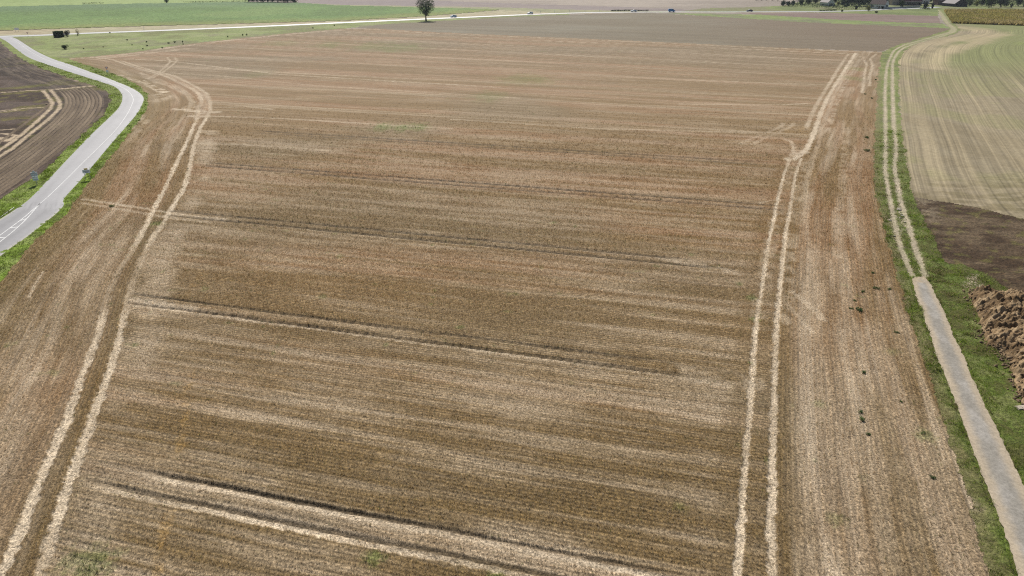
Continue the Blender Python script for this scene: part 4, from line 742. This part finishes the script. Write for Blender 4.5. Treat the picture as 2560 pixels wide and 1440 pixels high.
c = mixc(x[u], y[u], [(.125, .080, .040), (.215, .145, .078), (.300, .215, .125)], .9, .9, 807)
tag(link('earth_heap', np_mesh('earth_heap', np.stack([x, y, z], 1)[u], inv.reshape(-1, 4), soil_mat, c, np.zeros((len(u), 2)))), 'long heap of loose brown clods beside the farm lane', 'earth heap')
# loose clods round the foot of the heap
rg = np.random.default_rng(77); ico = np.array([(0, 0, 1), (.89, 0, .45), (.28, .85, .45), (-.72, .53, .45), (-.72, -.53, .45), (.28, -.85, .45), (.72, .53, -.45), (-.28, .85, -.45), (-.89, 0, -.45), (-.28, -.85, -.45), (.72, -.53, -.45), (0, 0, -1)])
icf = np.array([(0, 1, 2), (0, 2, 3), (0, 3, 4), (0, 4, 5), (0, 5, 1), (1, 6, 2), (2, 7, 3), (3, 8, 4), (4, 9, 5), (5, 10, 1), (6, 7, 2), (7, 8, 3), (8, 9, 4), (9, 10, 5), (10, 6, 1), (11, 7, 6), (11, 8, 7), (11, 9, 8), (11, 10, 9), (11, 6, 10)])
out = np.vstack([mp, mp[:1]]); VV = []; FF = []; CC = []
for i in range(900):
    k = rg.integers(0, len(mp)); f = rg.random(); b0 = out[k] * (1 - f) + out[k + 1] * f; b0 = b0 + rg.normal(0, .38, 2); s0 = .05 + .13 * rg.random() ** 2.5
    zz = np.interp(0, [0], [0]); gi = (int((b0[1] - lo[1]) / st), int((b0[0] - lo[0]) / st)); zz = max(0, z.reshape(X.shape)[min(max(gi[0], 0), X.shape[0] - 1), min(max(gi[1], 0), X.shape[1] - 1)])
    VV.append(ico * rg.uniform(.6, 1.3, (12, 3)) * s0 + np.array((b0[0], b0[1], zz + s0 * .3))); FF.append(icf + 12 * i); CC.append(np.broadcast_to(np.array((.17, .12, .075)) * rg.uniform(.6, 1.4), (12, 3)))
o = link('loose_clods', np_mesh('loose_clods', np.vstack(VV), np.vstack(FF), soil_mat, np.vstack(CC), np.zeros((12 * 900, 2)))); o["kind"] = "stuff"
sp = [(41.58, 47.42)][0]; stone_m = plain_mat('pale_stone', (.36, .31, .25), .85, .2, 3, bump=.4)
b = MB(); b.prism([(-.6, 0), (.6, 0), (.56, .1), (.2, .15), (-.52, .11)], 'y', -.22, .24)
tag(b.build('stone_slab', stone_m, None, (sp[0], sp[1], -.02), rad(6)), 'pale stone slab lying in the grass below the earth heap', 'slab')
def rock(name, loc, s, seed, label, group):
    rg = random.Random(seed); import bmesh
    bm = bmesh.new(); bmesh.ops.create_icosphere(bm, subdivisions=1, radius=1)
    for v in bm.verts: v.co = Vector((v.co.x * s * rg.uniform(.7, 1.2), v.co.y * s * rg.uniform(.6, 1.1), v.co.z * s * rg.uniform(.4, .7)))
    me = bpy.data.meshes.new(name); bm.to_mesh(me); bm.free(); me.materials.append(stone_m)
    tag(link(name, me, None, (loc[0], loc[1], .05), rg.uniform(0, 6)), label, 'stone', group)
for i, (p, s) in enumerate(zip([(56.57, 97.59), (56.47, 97.04), (56.21, 97.22), (55.61, 95.10), (55.49, 94.41), (54.81, 93.73), (52.82, 92.56), (50.49, 86.61), (54.55, 91.90)], [.34, .25, .22, .26, .3, .2, .22, .22, .2])):
    rock('pale_stone', p, s, i, 'pale stone lying loose beside the grassy wheel tracks', 'pale stones along the farm track')

# ================================================================ MAIZE
n = 20000; mz = np.array(MAIZE); x = RNG.uniform(225, 520, n * 3); y = RNG.uniform(mz[:, 1].min(), mz[:, 1].max(), n * 3); k = inpoly(x, y, MAIZE) & (x < .80 * (.9056 * y + 14)); x = x[k][:n]; y = y[k][:n]
col = mixc(x, y, [(.34, .28, .10), (.29, .26, .08), (.38, .31, .14)], 12, 30, 981)
blades('maize', x, y, np.zeros(len(x)), np.full(len(x), 1.6), np.full(len(x), .9), col, grass_mat, 4, .22, .4)
fe = spline([(253.6, 428.9), (265.2, 422.5), (283.6, 412.7), (313.6, 394.0)], step=.6); col = np.broadcast_to((.26, .20, .06), (len(fe), 3)).copy()
blades('maize_edge', fe[:, 0], fe[:, 1] + .6, np.zeros(len(fe)), np.full(len(fe), 1.5), np.full(len(fe), .7), col, grass_mat, 6, .1, .35)

# ================================================================ SIGNS AND POSTS
galv = plain_mat('galvanised_steel', (.34, .36, .39), .45, .1, 5, metal=.6); wht = plain_mat('white_sign', (.88, .89, .92), .45, .05, 2); redm = plain_mat('red_sign', (.62, .05, .08), .45, .08, 2); yel = plain_mat('yellow_sign', (.62, .48, .10), .5, .08, 2)
backm = plain_mat('sign_back', (.62, .68, .76), .5, .08, 2); ink = plain_mat('sign_ink', (.16, .18, .28), .6, .1, 2); bluew = plain_mat('bluish_sign', (.86, .91, .98), .45, .04, 2)
def face_cam(p): return math.atan2(-p[0], p[1])
p = [(-76.97, 109.86)][0]; t = thing('direction_sign', 'two grey sign panels on a post, seen from behind, on the left verge', 'sign', (p[0], p[1], 0), face_cam(p) * .75)
m = MB(); m.tube((0, .02, -.1), (0, .02, 2.3), .055, .055, 10); m.build('post', galv, t)
b = MB(); b.box(-.46, .46, -.05, -.02, 1.47, 2.05); u = b.build('upper_panel', backm, t); MB().box(-.47, .47, -.065, .0, 2.04, 2.075).build('rim', wht, u)
for zz in (1.6, 1.9): MB().box(-.40, .40, -.085, -.052, zz, zz + .05).build('rail', galv, u)
b = MB(); b.box(-.39, .39, -.05, -.02, .72, 1.44); l = b.build('lower_panel', bluew, t)
for zz in (.85, 1.25): MB().box(-.34, .34, -.085, -.052, zz, zz + .05).build('rail', galv, l)
MB().prism([(-.22, 2.08), (.22, 2.08), (.12, 2.33), (-.12, 2.33)], 'y', -.05, -.02).build('top_plate', backm, t)
p = [(-70.30, 112.82)][0]; t = thing('name_sign', 'white place name sign with a small yellow plate on top, right verge', 'sign', (p[0], p[1], 0), face_cam(p) * .7)
for s in (-.36, .36): MB().tube((s, .03, -.1), (s, .03, 1.66), .035, .035, 8).build('post', galv, t)
u = MB().box(-.56, .56, -.03, 0, 1.12, 1.68).build('panel', bluew, t)
for (x0, x1, z0, z1) in ((-.40, -.26, 1.36, 1.5), (-.22, -.12, 1.36, 1.5), (-.08, .02, 1.36, 1.52), (.06, .16, 1.36, 1.5), (.2, .36, 1.36, 1.5), (-.2, .2, 1.2, 1.26)): MB().box(x0, x1, -.036, -.031, z0, z1).build('mark', ink, u)
for (x0, x1, z0, z1) in ((-.56, .56, 1.65, 1.68), (-.56, .56, 1.12, 1.15), (-.56, -.53, 1.15, 1.65), (.53, .56, 1.15, 1.65)): MB().box(x0, x1, -.045, -.0305, z0, z1).build('border', wht, u)
MB().box(-.27, .27, -.03, 0, 1.69, 1.92).build('number_plate', yel, t); MB().tube((0, .03, 1.6), (0, .03, 1.9), .03, .03, 8).build('plate_post', galv, t)
def give_way(px, label, plate=True, s=1.0, dz=0.0):
    t = thing('give_way_sign', label, 'sign', (px[0], px[1], 0), face_cam(px) * .8); MB().tube((0, .03, -.1), (0, .03, (2.55 + dz) * s), .04, .04, 8).build('post', galv, t)
    tri = lambda r: [(-r, 2.15 + r * .58 + dz), (r, 2.15 + r * .58 + dz), (0, 2.15 - r * 1.15 + dz)]
    a = MB().prism(tri(.52 * s), 'y', -.03, 0).build('red_triangle', redm, t); MB().prism(tri(.33 * s), 'y', -.042, -.031).build('white_centre', wht, a)
    if plate: MB().box(-.32, .32, -.03, 0, .78, 1.42).build('distance_plate', bluew, t)
give_way([(-128.2, 229.9)][0], 'red and white triangle sign with a plate below, at the outside of the bend')
give_way([(-230.1, 352.3)][0], 'small red triangle sign at the mouth of the side road', False, .9, -.5)
p = [(-251.1, 376.9)][0]; t = thing('board_sign', 'wide pale direction board standing on the mown strip beyond the junction', 'sign', (p[0], p[1], 0), face_cam(p) * .5)
for s in (-.7, .7): MB().tube((s, .04, -.1), (s, .04, 1.9), .05, .05, 8).build('post', galv, t)
u = MB().box(-1.0, 1.0, -.03, 0, .85, 1.95).build('panel', bluew, t); MB().box(-1.0, 1.0, -.045, -.0305, 1.86, 1.95).build('border', wht, u)
for i, p in enumerate([(19.6, 510.1), (29.4, 514.9), (40.2, 520.5), (51.4, 524.2), (61.8, 527.1), (-192.8, 384.7)]):
    t = thing('marker_post', 'thin white marker post along the far side of the main road' if i < 5 else 'lone marker post on the mown strip behind the meadow', 'post', (p[0], p[1] + 5, 0), 0, 'marker posts along the main road' if i < 5 else None)
    MB().tube((0, 0, -.1), (0, 0, 1.35), .11, .10, 8).build('shaft', wht, t); MB().tube((0, 0, 1.36), (0, 0, 1.5), .10, .02, 8).build('cap', ink if i == 5 else wht, t)

# ================================================================ CARS
tyre = plain_mat('tyre', (.02, .02, .02), .8, .1, 3); rim_m = plain_mat('wheel_rim', (.45, .46, .48), .35, .05, 3, metal=.8); glass = plain_mat('car_glass', (.02, .03, .04), .08, .02, 2, spec=.8); lampm = plain_mat('lamp_glass', (.75, .75, .72), .2, .03, 2); tailm = plain_mat('tail_lamp', (.35, .02, .02), .3, .03, 2)
def car(label, s_along, side, heading, paintc, kind, dark=False):
    """s_along: index on the main road; side: metres off the middle; heading +1 along the polyline"""
    i = s_along; c = MR[i]; tg = MR[min(i + 2, len(MR) - 1)] - MR[i - 2]; tg /= np.hypot(*tg); nrm = np.array((-tg[1], tg[0])); p = c + nrm * side
    ang = math.atan2(tg[1] * heading, tg[0] * heading)
    pm = plain_mat('car_paint', paintc, .25, .02, 1, spec=.6)
    t = thing('car' if kind != 'van' else 'van', label, 'car' if kind != 'van' else 'van', (p[0], p[1], .09), ang)
    if kind == 'van': body = [(-2.3, .35), (-2.35, .9), (-2.3, 2.0), (-2.1, 2.1), (.8, 2.1), (1.35, 1.35), (2.2, 1.1), (2.35, .8), (2.35, .35)]; win = [(.25, 1.35), (.3, 1.95), (.72, 1.97), (1.2, 1.35)]; hw = .9
    elif kind == 'hatch': body = [(-1.95, .3), (-2.0, .75), (-1.9, 1.05), (-1.6, 1.5), (-.3, 1.55), (.35, 1.45), (1.0, 1.0), (1.85, .85), (2.05, .6), (2.05, .3)]; win = [(-1.55, 1.02), (-1.4, 1.42), (-.3, 1.47), (.3, 1.38), (.82, 1.02)]; hw = .86
    else: body = [(-2.2, .3), (-2.25, .75), (-2.1, .98), (-1.6, 1.02), (-1.0, 1.43), (.1, 1.45), (.95, 1.0), (1.95, .85), (2.2, .6), (2.2, .3)]; win = [(-1.4, 1.04), (-.95, 1.36), (.08, 1.37), (.75, 1.02)]; hw = .88
    m = MB(); n = len(body); V = []
    for yy, k in ((-hw, 0), (-hw * .93, 1), (hw * .93, 1), (hw, 0)):  # rounded flanks: upper part narrows
        V += [(a, yy * (1 if b < 1.0 else .86), b + (0 if k else 0)) for a, b in body]
    f = []
    for j in range(3): f += [(j * n + q, j * n + (q + 1) % n, (j + 1) * n + (q + 1) % n, (j + 1) * n + q) for q in range(n)]
    f += [tuple(range(n)), tuple(range(3 * n, 4 * n))]; m.add(V, f); m.build('body', pm, t)
    for sg in (-1, 1):
        w = MB(); w.prism([(a, b) for a, b in win], 'x', 0, 1); w.v = [(a, sg * (hw * .865 + .012 * k) + (0), b) for k, a, b in w.v]; w.build('side_window', glass, t)
    xs = [q for q in body if q[1] > 1.0]; fr = xs[-1] if kind != 'van' else (1.35, 1.35); up = xs[-2] if kind != 'van' else (.8, 2.1)
    d = Vector((fr[0] - up[0], 0, fr[1] - up[1])); nn = Vector((-d.z, 0, d.x)).normalized() * -.015 if d.x * 1 > 0 else Vector((0, 0, .015))
    nn = Vector((.012, 0, .012)); a0 = Vector((up[0], 0, up[1])) + d * .1 + nn; a1 = Vector((up[0], 0, up[1])) + d * .92 + nn
    MB().add([(a0.x, -hw * .78, a0.z), (a0.x, hw * .78, a0.z), (a1.x, hw * .84, a1.z), (a1.x, -hw * .84, a1.z)], [(0, 1, 2, 3)]).build('windscreen', glass, t)
    fx = body[-1][0]; bx_ = body[0][0]
    for sg in (-1, 1):
        MB().box(fx - .12, fx + .012, sg * .62 - .16, sg * .62 + .16, .52, .66).build('headlight', lampm, t); MB().box(bx_ - .06, bx_ + .1, sg * .66 - .1, sg * .66 + .1, .72, .92).build('tail_light', tailm, t)
    for wx_ in (-1.3, 1.3):
        for sg in (-1, 1):
            w = MB().tube((wx_, sg * (hw - .18), .31), (wx_, sg * (hw + .01), .31), .32, .32, 14).build('wheel', tyre, t); MB().tube((wx_, sg * (hw + .011), .31), (wx_, sg * (hw + .03), .31), .2, .17, 10).build('rim', rim_m, w)
def road_index(px):  return int(np.argmin(np.hypot(MR[:, 0] - px[0], MR[:, 1] - px[1])))
q = [(-37.2, 473.6), (12.6, 502.4), (84.7, 526.3), (111.9, 526.3), (166.9, 527.6)]
car('pale blue hatchback just right of the lone tree on the main road', road_index(q[0]), 1.6, -1, (.50, .58, .68), 'hatch')
car('white car at the end of the roadside bank, middle of the main road', road_index(q[1]), 1.6, -1, (.78, .78, .78), 'hatch')
car('white saloon in front of a dark hedge shadow, left of the blue van', road_index(q[2]), 1.6, -1, (.75, .76, .76), 'saloon')
car('bright blue van on the far stretch of the main road', road_index(q[3]), -1.6, 1, (.05, .20, .48), 'van')
car('dark car on the main road between the blue van and village', road_index(q[4]), 1.6, -1, (.035, .04, .06), 'saloon')

# ================================================================ VILLAGE
render_w = plain_mat('white_render', (.62, .62, .62), .9, .06, .6); cream = plain_mat('cream_render', (.46, .38, .30), .9, .08, .6); timber = plain_mat('dark_timber', (.050, .040, .040), .9, .2, 1); brick = plain_mat('brown_brick', (.16, .10, .085), .9, .15, .8)
rtile = plain_mat('red_tiles', (.15, .050, .045), .85, .2, 1.2); btile = plain_mat('brown_tiles', (.11, .075, .065), .85, .2, 1.2); slate = plain_mat('grey_sheet', (.13, .11, .11), .7, .1, .8); dglass = plain_mat('window_glass', (.03, .04, .05), .1, .02, 1, spec=.8); wframe = plain_mat('window_frame', (.6, .6, .6), .6, .05, 1); dwood = plain_mat('door_wood', (.10, .07, .05), .7, .15, 2)
def house(label, px, w, d, eave, ridge, rz, wallm, roofm, ridge_axis='x', wins=(), door=None, chimney=None, cat='house', name='house'):
    """w along local x, d along local y, front faces local -y"""
    t = thing(name, label, cat, (px[0], px[1], 0), rz); ov = .35
    if ridge_axis == 'x': MB().prism([(-d / 2, -.1), (d / 2, -.1), (d / 2, eave), (0, ridge), (-d / 2, eave)], 'x', -w / 2, w / 2).build('wall', wallm, t); half, ln = d / 2, w / 2 + ov
    else: MB().prism([(-w / 2, -.1), (w / 2, -.1), (w / 2, eave), (0, ridge), (-w / 2, eave)], 'y', -d / 2, d / 2).build('wall', wallm, t); half, ln = w / 2, d / 2 + ov
    sl = (ridge - eave) / half; m = MB(); e = eave - ov * sl
    for sg in (-1, 1): m.prism([(0, ridge + .03), (sg * (half + ov), e + .03), (sg * (half + ov), e + .2), (0, ridge + .22)], 'x' if ridge_axis == 'x' else 'y', -ln, ln)
    r = m.build('roof', roofm, t)
    if chimney is not None: MB().box(chimney - .35, chimney + .35, -.3, .3, ridge - .5, ridge + 1.1).build('chimney', brick, r) if ridge_axis == 'x' else MB().box(-.3, .3, chimney - .35, chimney + .35, ridge - .5, ridge + 1.1).build('chimney', brick, r)
    for (wx_, wz, ww, wh) in wins:
        o = MB().box(wx_ - ww / 2, wx_ + ww / 2, -d / 2 - .05, -d / 2 - .003, wz, wz + wh).build('window', wframe, t); MB().box(wx_ - ww / 2 + .08, wx_ + ww / 2 - .08, -d / 2 - .07, -d / 2 - .052, wz + .08, wz + wh - .08).build('pane', dglass, o)
    if door is not None: MB().box(door - .5, door + .5, -d / 2 - .05, -d / 2 - .003, 0, 2.05).build('door', dwood, t)
    return t
house('small white gabled house half hidden behind the long dark hedge', [(251.6, 602.3)][0], 6.6, 9, 2.6, 5.4, rad(18), render_w, slate, 'y', [(-1.5, 1, .9, 1.1), (1.5, 1, .9, 1.1)], 0)
house('white house with a bright gable end and brown roof by the village road', [(275.0, 564.2)][0], 11, 6, 3.4, 6.8, rad(-52), render_w, btile, 'x', [(-3, 1, 1, 1.2), (0, 1, 1, 1.2), (3, 1, 1, 1.2)], 1.5, 4)
house('cream gabled house beside the long barn', [(308.8, 613.4)][0], 7, 9, 4.5, 8.5, rad(10), cream, btile, 'y', [(-1.6, 1, 1, 1.2), (1.6, 1, 1, 1.2)], None, 1)
house('long dark barn with a red tiled roof and pale eaves', [(320.2, 607.8)][0], 15.5, 8, 2.9, 6.6, rad(-2), timber, rtile, 'x', [(-5, 1, 1.2, 1), (4, 1, 1.2, 1)], 0, None, 'barn', 'barn')
p = [(320.2, 607.8)][0]; o = bpy.data.objects['barn']; MB().box(-7.9, 7.9, -4.62, -4.42, 2.5, 2.8).build('gutter', render_w, o)
house('brown brick outbuilding between the dark round trees and the timber barn', [(346.6, 610.6)][0], 9, 7, 3.6, 6.4, rad(5), brick, btile, 'x', [(-2, 1, 1, 1)], 1.2, None, 'outbuilding', 'outbuilding')
house('dark timber barn whose wide gable with pale roof edges faces the fields', [(349.0, 594.3)][0], 12.5, 12, 2.2, 6.0, rad(14), timber, slate, 'y', [], None, None, 'barn', 'timber_barn')
house('white house behind the barns, mostly hidden by trees', [(343.0, 630.7)][0], 8, 7, 3.6, 6.5, rad(-8), render_w, btile, 'x', [(-2, 1, 1, 1.2), (2, 1, 1, 1.2)], 0, 2)
wallm = plain_mat('pale_wall', (.42, .41, .38), .9, .1, .5)
def garden_wall(label, pts, h):
    c = spline(pts, n=16); V = []
    for side in (-.14, .14):
        q = offset(c, side); V += [(a, b, -.1) for a, b in q] + [(a, b, h) for a, b in q]
    n = 16; m = MB(); f = [(i, i + 1, n + i + 1, n + i) for i in range(n - 1)] + [(2 * n + i, 2 * n + i + 1, 3 * n + i + 1, 3 * n + i) for i in range(n - 1)] + [(n + i, n + i + 1, 3 * n + i + 1, 3 * n + i) for i in range(n - 1)] + [(0, n, 3 * n, 2 * n), (n - 1, 2 * n - 1, 4 * n - 1, 3 * n - 1)]
    m.add(V, f); tag(m.build('garden_wall', wallm), label, 'wall')
garden_wall('long pale garden wall along the village road', [(273.0, 556.2), (286.2, 563.7), (295.8, 569.0), (313.7, 578.9)], 1.4)
def hedge(label, pts, h, w, tint, seed, dens=26, group=None):
    c = spline(pts, step=.5); L = len(c) * .5; n = int(L * dens); rg = np.random.default_rng(seed); k = rg.integers(0, len(c), n); side = rg.uniform(-1, 1, n)
    pos = np.zeros((n, 3)); pos[:, :2] = offset(c, 0)[k] + rg.normal(0, .3, (n, 2)); tt = np.gradient(c, axis=0)[k]; tt /= np.hypot(tt[:, 0], tt[:, 1])[:, None]
    pos[:, 0] += -tt[:, 1] * side * w / 2; pos[:, 1] += tt[:, 0] * side * w / 2; pos[:, 2] = h * np.sqrt(rg.uniform(.0, 1, n)) * (.8 + .35 * vnoise(k / 7.0, k * 0.0, seed)) * (1 - .25 * np.abs(side))
    V, F, T = leaves(pos, .55, np.array(tint) * rg.uniform(.6, 1.4, (n, 1)), rg)
    mid = c.mean(0); t = thing('hedge', label, 'hedge', (mid[0], mid[1], 0), 0, group); V[:, :2] -= mid; link('foliage', np_mesh('foliage', V, F, leaf_dark, T), t)
    for i in range(2, len(c) - 1, 12): MB().tube((c[i, 0] - mid[0], c[i, 1] - mid[1], -.1), (c[i, 0] - mid[0], c[i, 1] - mid[1], h * .7), .08, .04, 5).build('stem', bark, t)
DG = (.024, .040, .028)
hedge('long dark clipped hedge closing the gardens at the left of the village', [(212.3, 594.3), (219.6, 586.5), (231.8, 573.9), (241.5, 557.1)], 3.2, 3.0, DG, 1, 40)
hedge('tall dark hedge row between the clipped hedge and the white gable', [(241.5, 557.1), (249.8, 552.5), (262.4, 548.0)], 5.0, 4.5, DG, 2, 60)
hedge('low dark hedge strip at the roadside before the village', [(219.9, 537.8), (226.9, 539.5), (233.4, 541.3)], .8, 1.2, (.035, .05, .03), 3)
hedge('low dark hedge in front of the two round trees', [(304.2, 560.4), (306.8, 559.0), (309.7, 559.0)], 1.1, 1.2, DG, 4)
hedge('dark roadside bank scrub behind the white saloon', [(70.5, 533.9), (82.6, 535.2), (96.6, 533.5)], 1.0, 1.6, (.035, .055, .03), 5)
hedge('thin dark scrub line at the far edge of the beet field', [(-279.4, 641.5), (-260.8, 647.7), (-248.5, 651.5), (-231.7, 657.9)], 1.3, 1.6, (.05, .075, .04), 6, 10)
hedge('dense dark understorey at the foot of the far tree clump, top edge', [(-229.3, 654.0), (-214.0, 651.5), (-199.4, 649.0), (-184.3, 646.5)], 4.5, 9, DG, 10, 90)
hedge('short dark scrub line beyond the beet field, far left', [(-355.8, 626.0), (-348.1, 628.3), (-341.7, 630.7)], 1.1, 1.6, (.06, .085, .045), 7, 10)
hedge('tall dark belt of trees closing the view behind the village gardens', [(236.3, 627.7), (255.3, 633.7), (271.7, 624.8), (290.2, 621.9), (322.4, 633.7)], 6.5, 9, DG, 8, 110)
hedge('thick leafy belt behind the maize field at the top right', [(362.2, 605.1), (374.0, 602.3), (389.8, 597.0), (410.2, 594.3), (436.1, 586.5)], 5.5, 8, (.040, .060, .030), 9, 90)
tree(3, [(306.3, 558.1)][0], 1.25, 0, 'larger of two dark round trees at the end of the village road', sx=.95)
tree(3, [(311.1, 557.1)][0], 1.15, 2, 'narrower of two dark round trees at the end of the village road', sx=.6)
tree(4, [(251.4, 530.5)][0], 1.0, 1, 'small yellow green tree standing on the roadside green')
tree(3, [(250.7, 548.0)][0], .75, 1, 'small round bush tree at the foot of the dark hedge row')
tree(1, [(294.3, 569.0)][0], .95, 3, 'slim dark tree in front of the long barn wall', sx=.8)
tree(3, [(273.2, 554.8)][0], .62, 3, 'small round tree before the garden wall, next to the white gable')
tree(1, [(278.0, 560.4)][0], .55, 4, 'second small tree before the garden wall, right of its neighbour')
shrub('roadside_bush', 'dark green bush on the roadside green right of the yellow tree', 'bush', [(250.7, 516.9)][0], 2.4, 1.7, 31, (.05, .075, .03), 420, .3)
shrub('roadside_bush', 'small dark bush at the near edge of the road, left of the yellow tree', 'bush', [(231.3, 526.3)][0], 1.8, 1.6, 32, (.045, .065, .03), 380, .3)
tree(5, [(365.0, 576.4)][0], 1.15, .5, 'broad dark tree at the far edge of the maize, nearest of its row', sx=1.1)
for i, (u, k, s) in enumerate(zip([(359.4, 591.7), (361.3, 586.5), (372.4, 597.0), (373.6, 576.4), (382.1, 583.9), (379.0, 571.5), (395.7, 589.1), (392.0, 576.4), (401.5, 581.4), (402.4, 571.5), (416.5, 576.4), (424.7, 566.6)], [1, 4, 5, 0, 5, 1, 0, 1, 0, 5, 1, 0], [.7, 1.2, .8, 1.1, .8, .55, .9, .6, 1, .9, .9, 1])):
    tree(k, u, s, i * 1.7, 'tree in the leafy belt behind the maize field', 'trees behind the maize')
for i, (u, k, s, sx) in enumerate(zip([(215.5, 599.6), (218.7, 597.0), (224.4, 602.3), (234.9, 613.4), (245.2, 624.8), (253.4, 630.7), (262.5, 636.7), (261.0, 613.4), (260.5, 602.3), (262.4, 597.0), (256.6, 576.4), (271.7, 602.3), (271.8, 591.7), (278.9, 597.0), (290.2, 613.4), (300.8, 624.8), (309.3, 630.7), (316.5, 636.7), (323.0, 630.7), (350.9, 636.7), (359.3, 642.8), (368.5, 642.8), (374.5, 630.7), (376.0, 624.8)],
        [3, 3, 3, 1, 5, 1, 0, 1, 4, 3, 2, 0, 0, 1, 0, 2, 0, 5, 0, 5, 0, 0, 0, 5], [.95, .9, .95, .7, .6, .75, 1, .85, .8, 1.2, .95, .95, 1, 1, 1.2, 1, 1.2, 1, 1.2, 1.2, 1.2, 1.2, 1.2, 1.1], [1.4] * 24)):
    tree(k, u, s, i * 2.1, 'dark garden tree among the houses of the village', 'garden trees of the village', sx=sx)
for i, u in enumerate([(-228.4, 655.3), (-225.0, 656.6), (-220.0, 654.0), (-215.2, 652.1), (-210.9, 651.5), (-206.4, 651.5), (-201.5, 650.2), (-196.8, 649.6), (-192.2, 647.7), (-188.1, 649.0), (219.0, 678.4), (223.7, 678.4), (227.8, 677.7), (232.7, 676.4), (237.1, 673.7), (241.8, 671.7)]):
    tree([0, 1, 0, 5][i % 4] if i < 10 else 1, u, 1.0 if i < 10 else .7, i * 1.9, 'dark tree in the clump at the top edge beyond the beet field' if i < 10 else 'dark tree in the far line behind the fields left of the village', 'clump of trees beyond the beet field' if i < 10 else 'far tree line left of the village', sx=1.25)
shrub('lone_shrub', 'lone shrub between the scrub lines beyond the beet field', 'shrub', [(-294.8, 644.0)][0], 4.5, 3.4, 41, (.06, .09, .05), 420, .5)
shrub('field_corner_shrub', 'brownish shrub at the field corner right of the dark tree clump', 'shrub', [(-185.3, 645.2)][0], 3.5, 1.8, 42, (.12, .10, .07), 300, .5)

# alike things in rows: the label tells their place, counted from the left (or from the far end)
ORD = 'first second third fourth fifth sixth seventh eighth ninth tenth eleventh twelfth thirteenth fourteenth fifteenth sixteenth seventeenth eighteenth nineteenth twentieth twenty-first twenty-second twenty-third twenty-fourth twenty-fifth twenty-sixth twenty-seventh twenty-eighth'.split()
def number_row(group, text, key):
    for i, o in enumerate(sorted([o for o in COL.objects if o.get('group') == group and not o.parent], key=key)): o['label'] = text % ORD[i]
by_x = lambda o: o.location.x / (o.location.y * .9056 + 14)
number_row('clump of trees beyond the beet field', '%s tree from the left in the dark clump at the top edge', by_x)
number_row('far tree line left of the village', '%s tree from the left in the far line behind the fields', by_x)
number_row('garden trees of the village', '%s dark garden tree from the left among the village houses', by_x)
number_row('trees behind the maize', '%s tree from the left in the belt behind the maize', by_x)
number_row('small bushes scattered over the meadow', '%s small dark bush from the left in the meadow grass', by_x)
number_row('marker posts along the main road', '%s thin white marker post from the left along the main road', by_x)
number_row('weeds in the stubble', '%s green weed on the right headland, counted from the far end', lambda o: -o.location.y)
number_row('pale stones along the farm track', '%s pale stone beside the wheel tracks, counted from the far end', lambda o: -o.location.y)

# ================================================================ HAZE
hz = MB().box(-4500, 4500, -60, 6200, -2.4, 36.0); m = bpy.data.materials.new('haze_air'); m.use_nodes = True; nt = m.node_tree
nt.nodes.remove(nt.nodes["Principled BSDF"]); v = nt.nodes.new("ShaderNodeVolumePrincipled"); v.inputs["Color"].default_value = (.80, .88, 1.0, 1); v.inputs["Density"].default_value = .00007; v.inputs["Anisotropy"].default_value = .1
nt.links.new(v.outputs[0], nt.nodes["Material Output"].inputs["Volume"])
ho = hz.build('haze', m); ho["kind"] = "stuff"
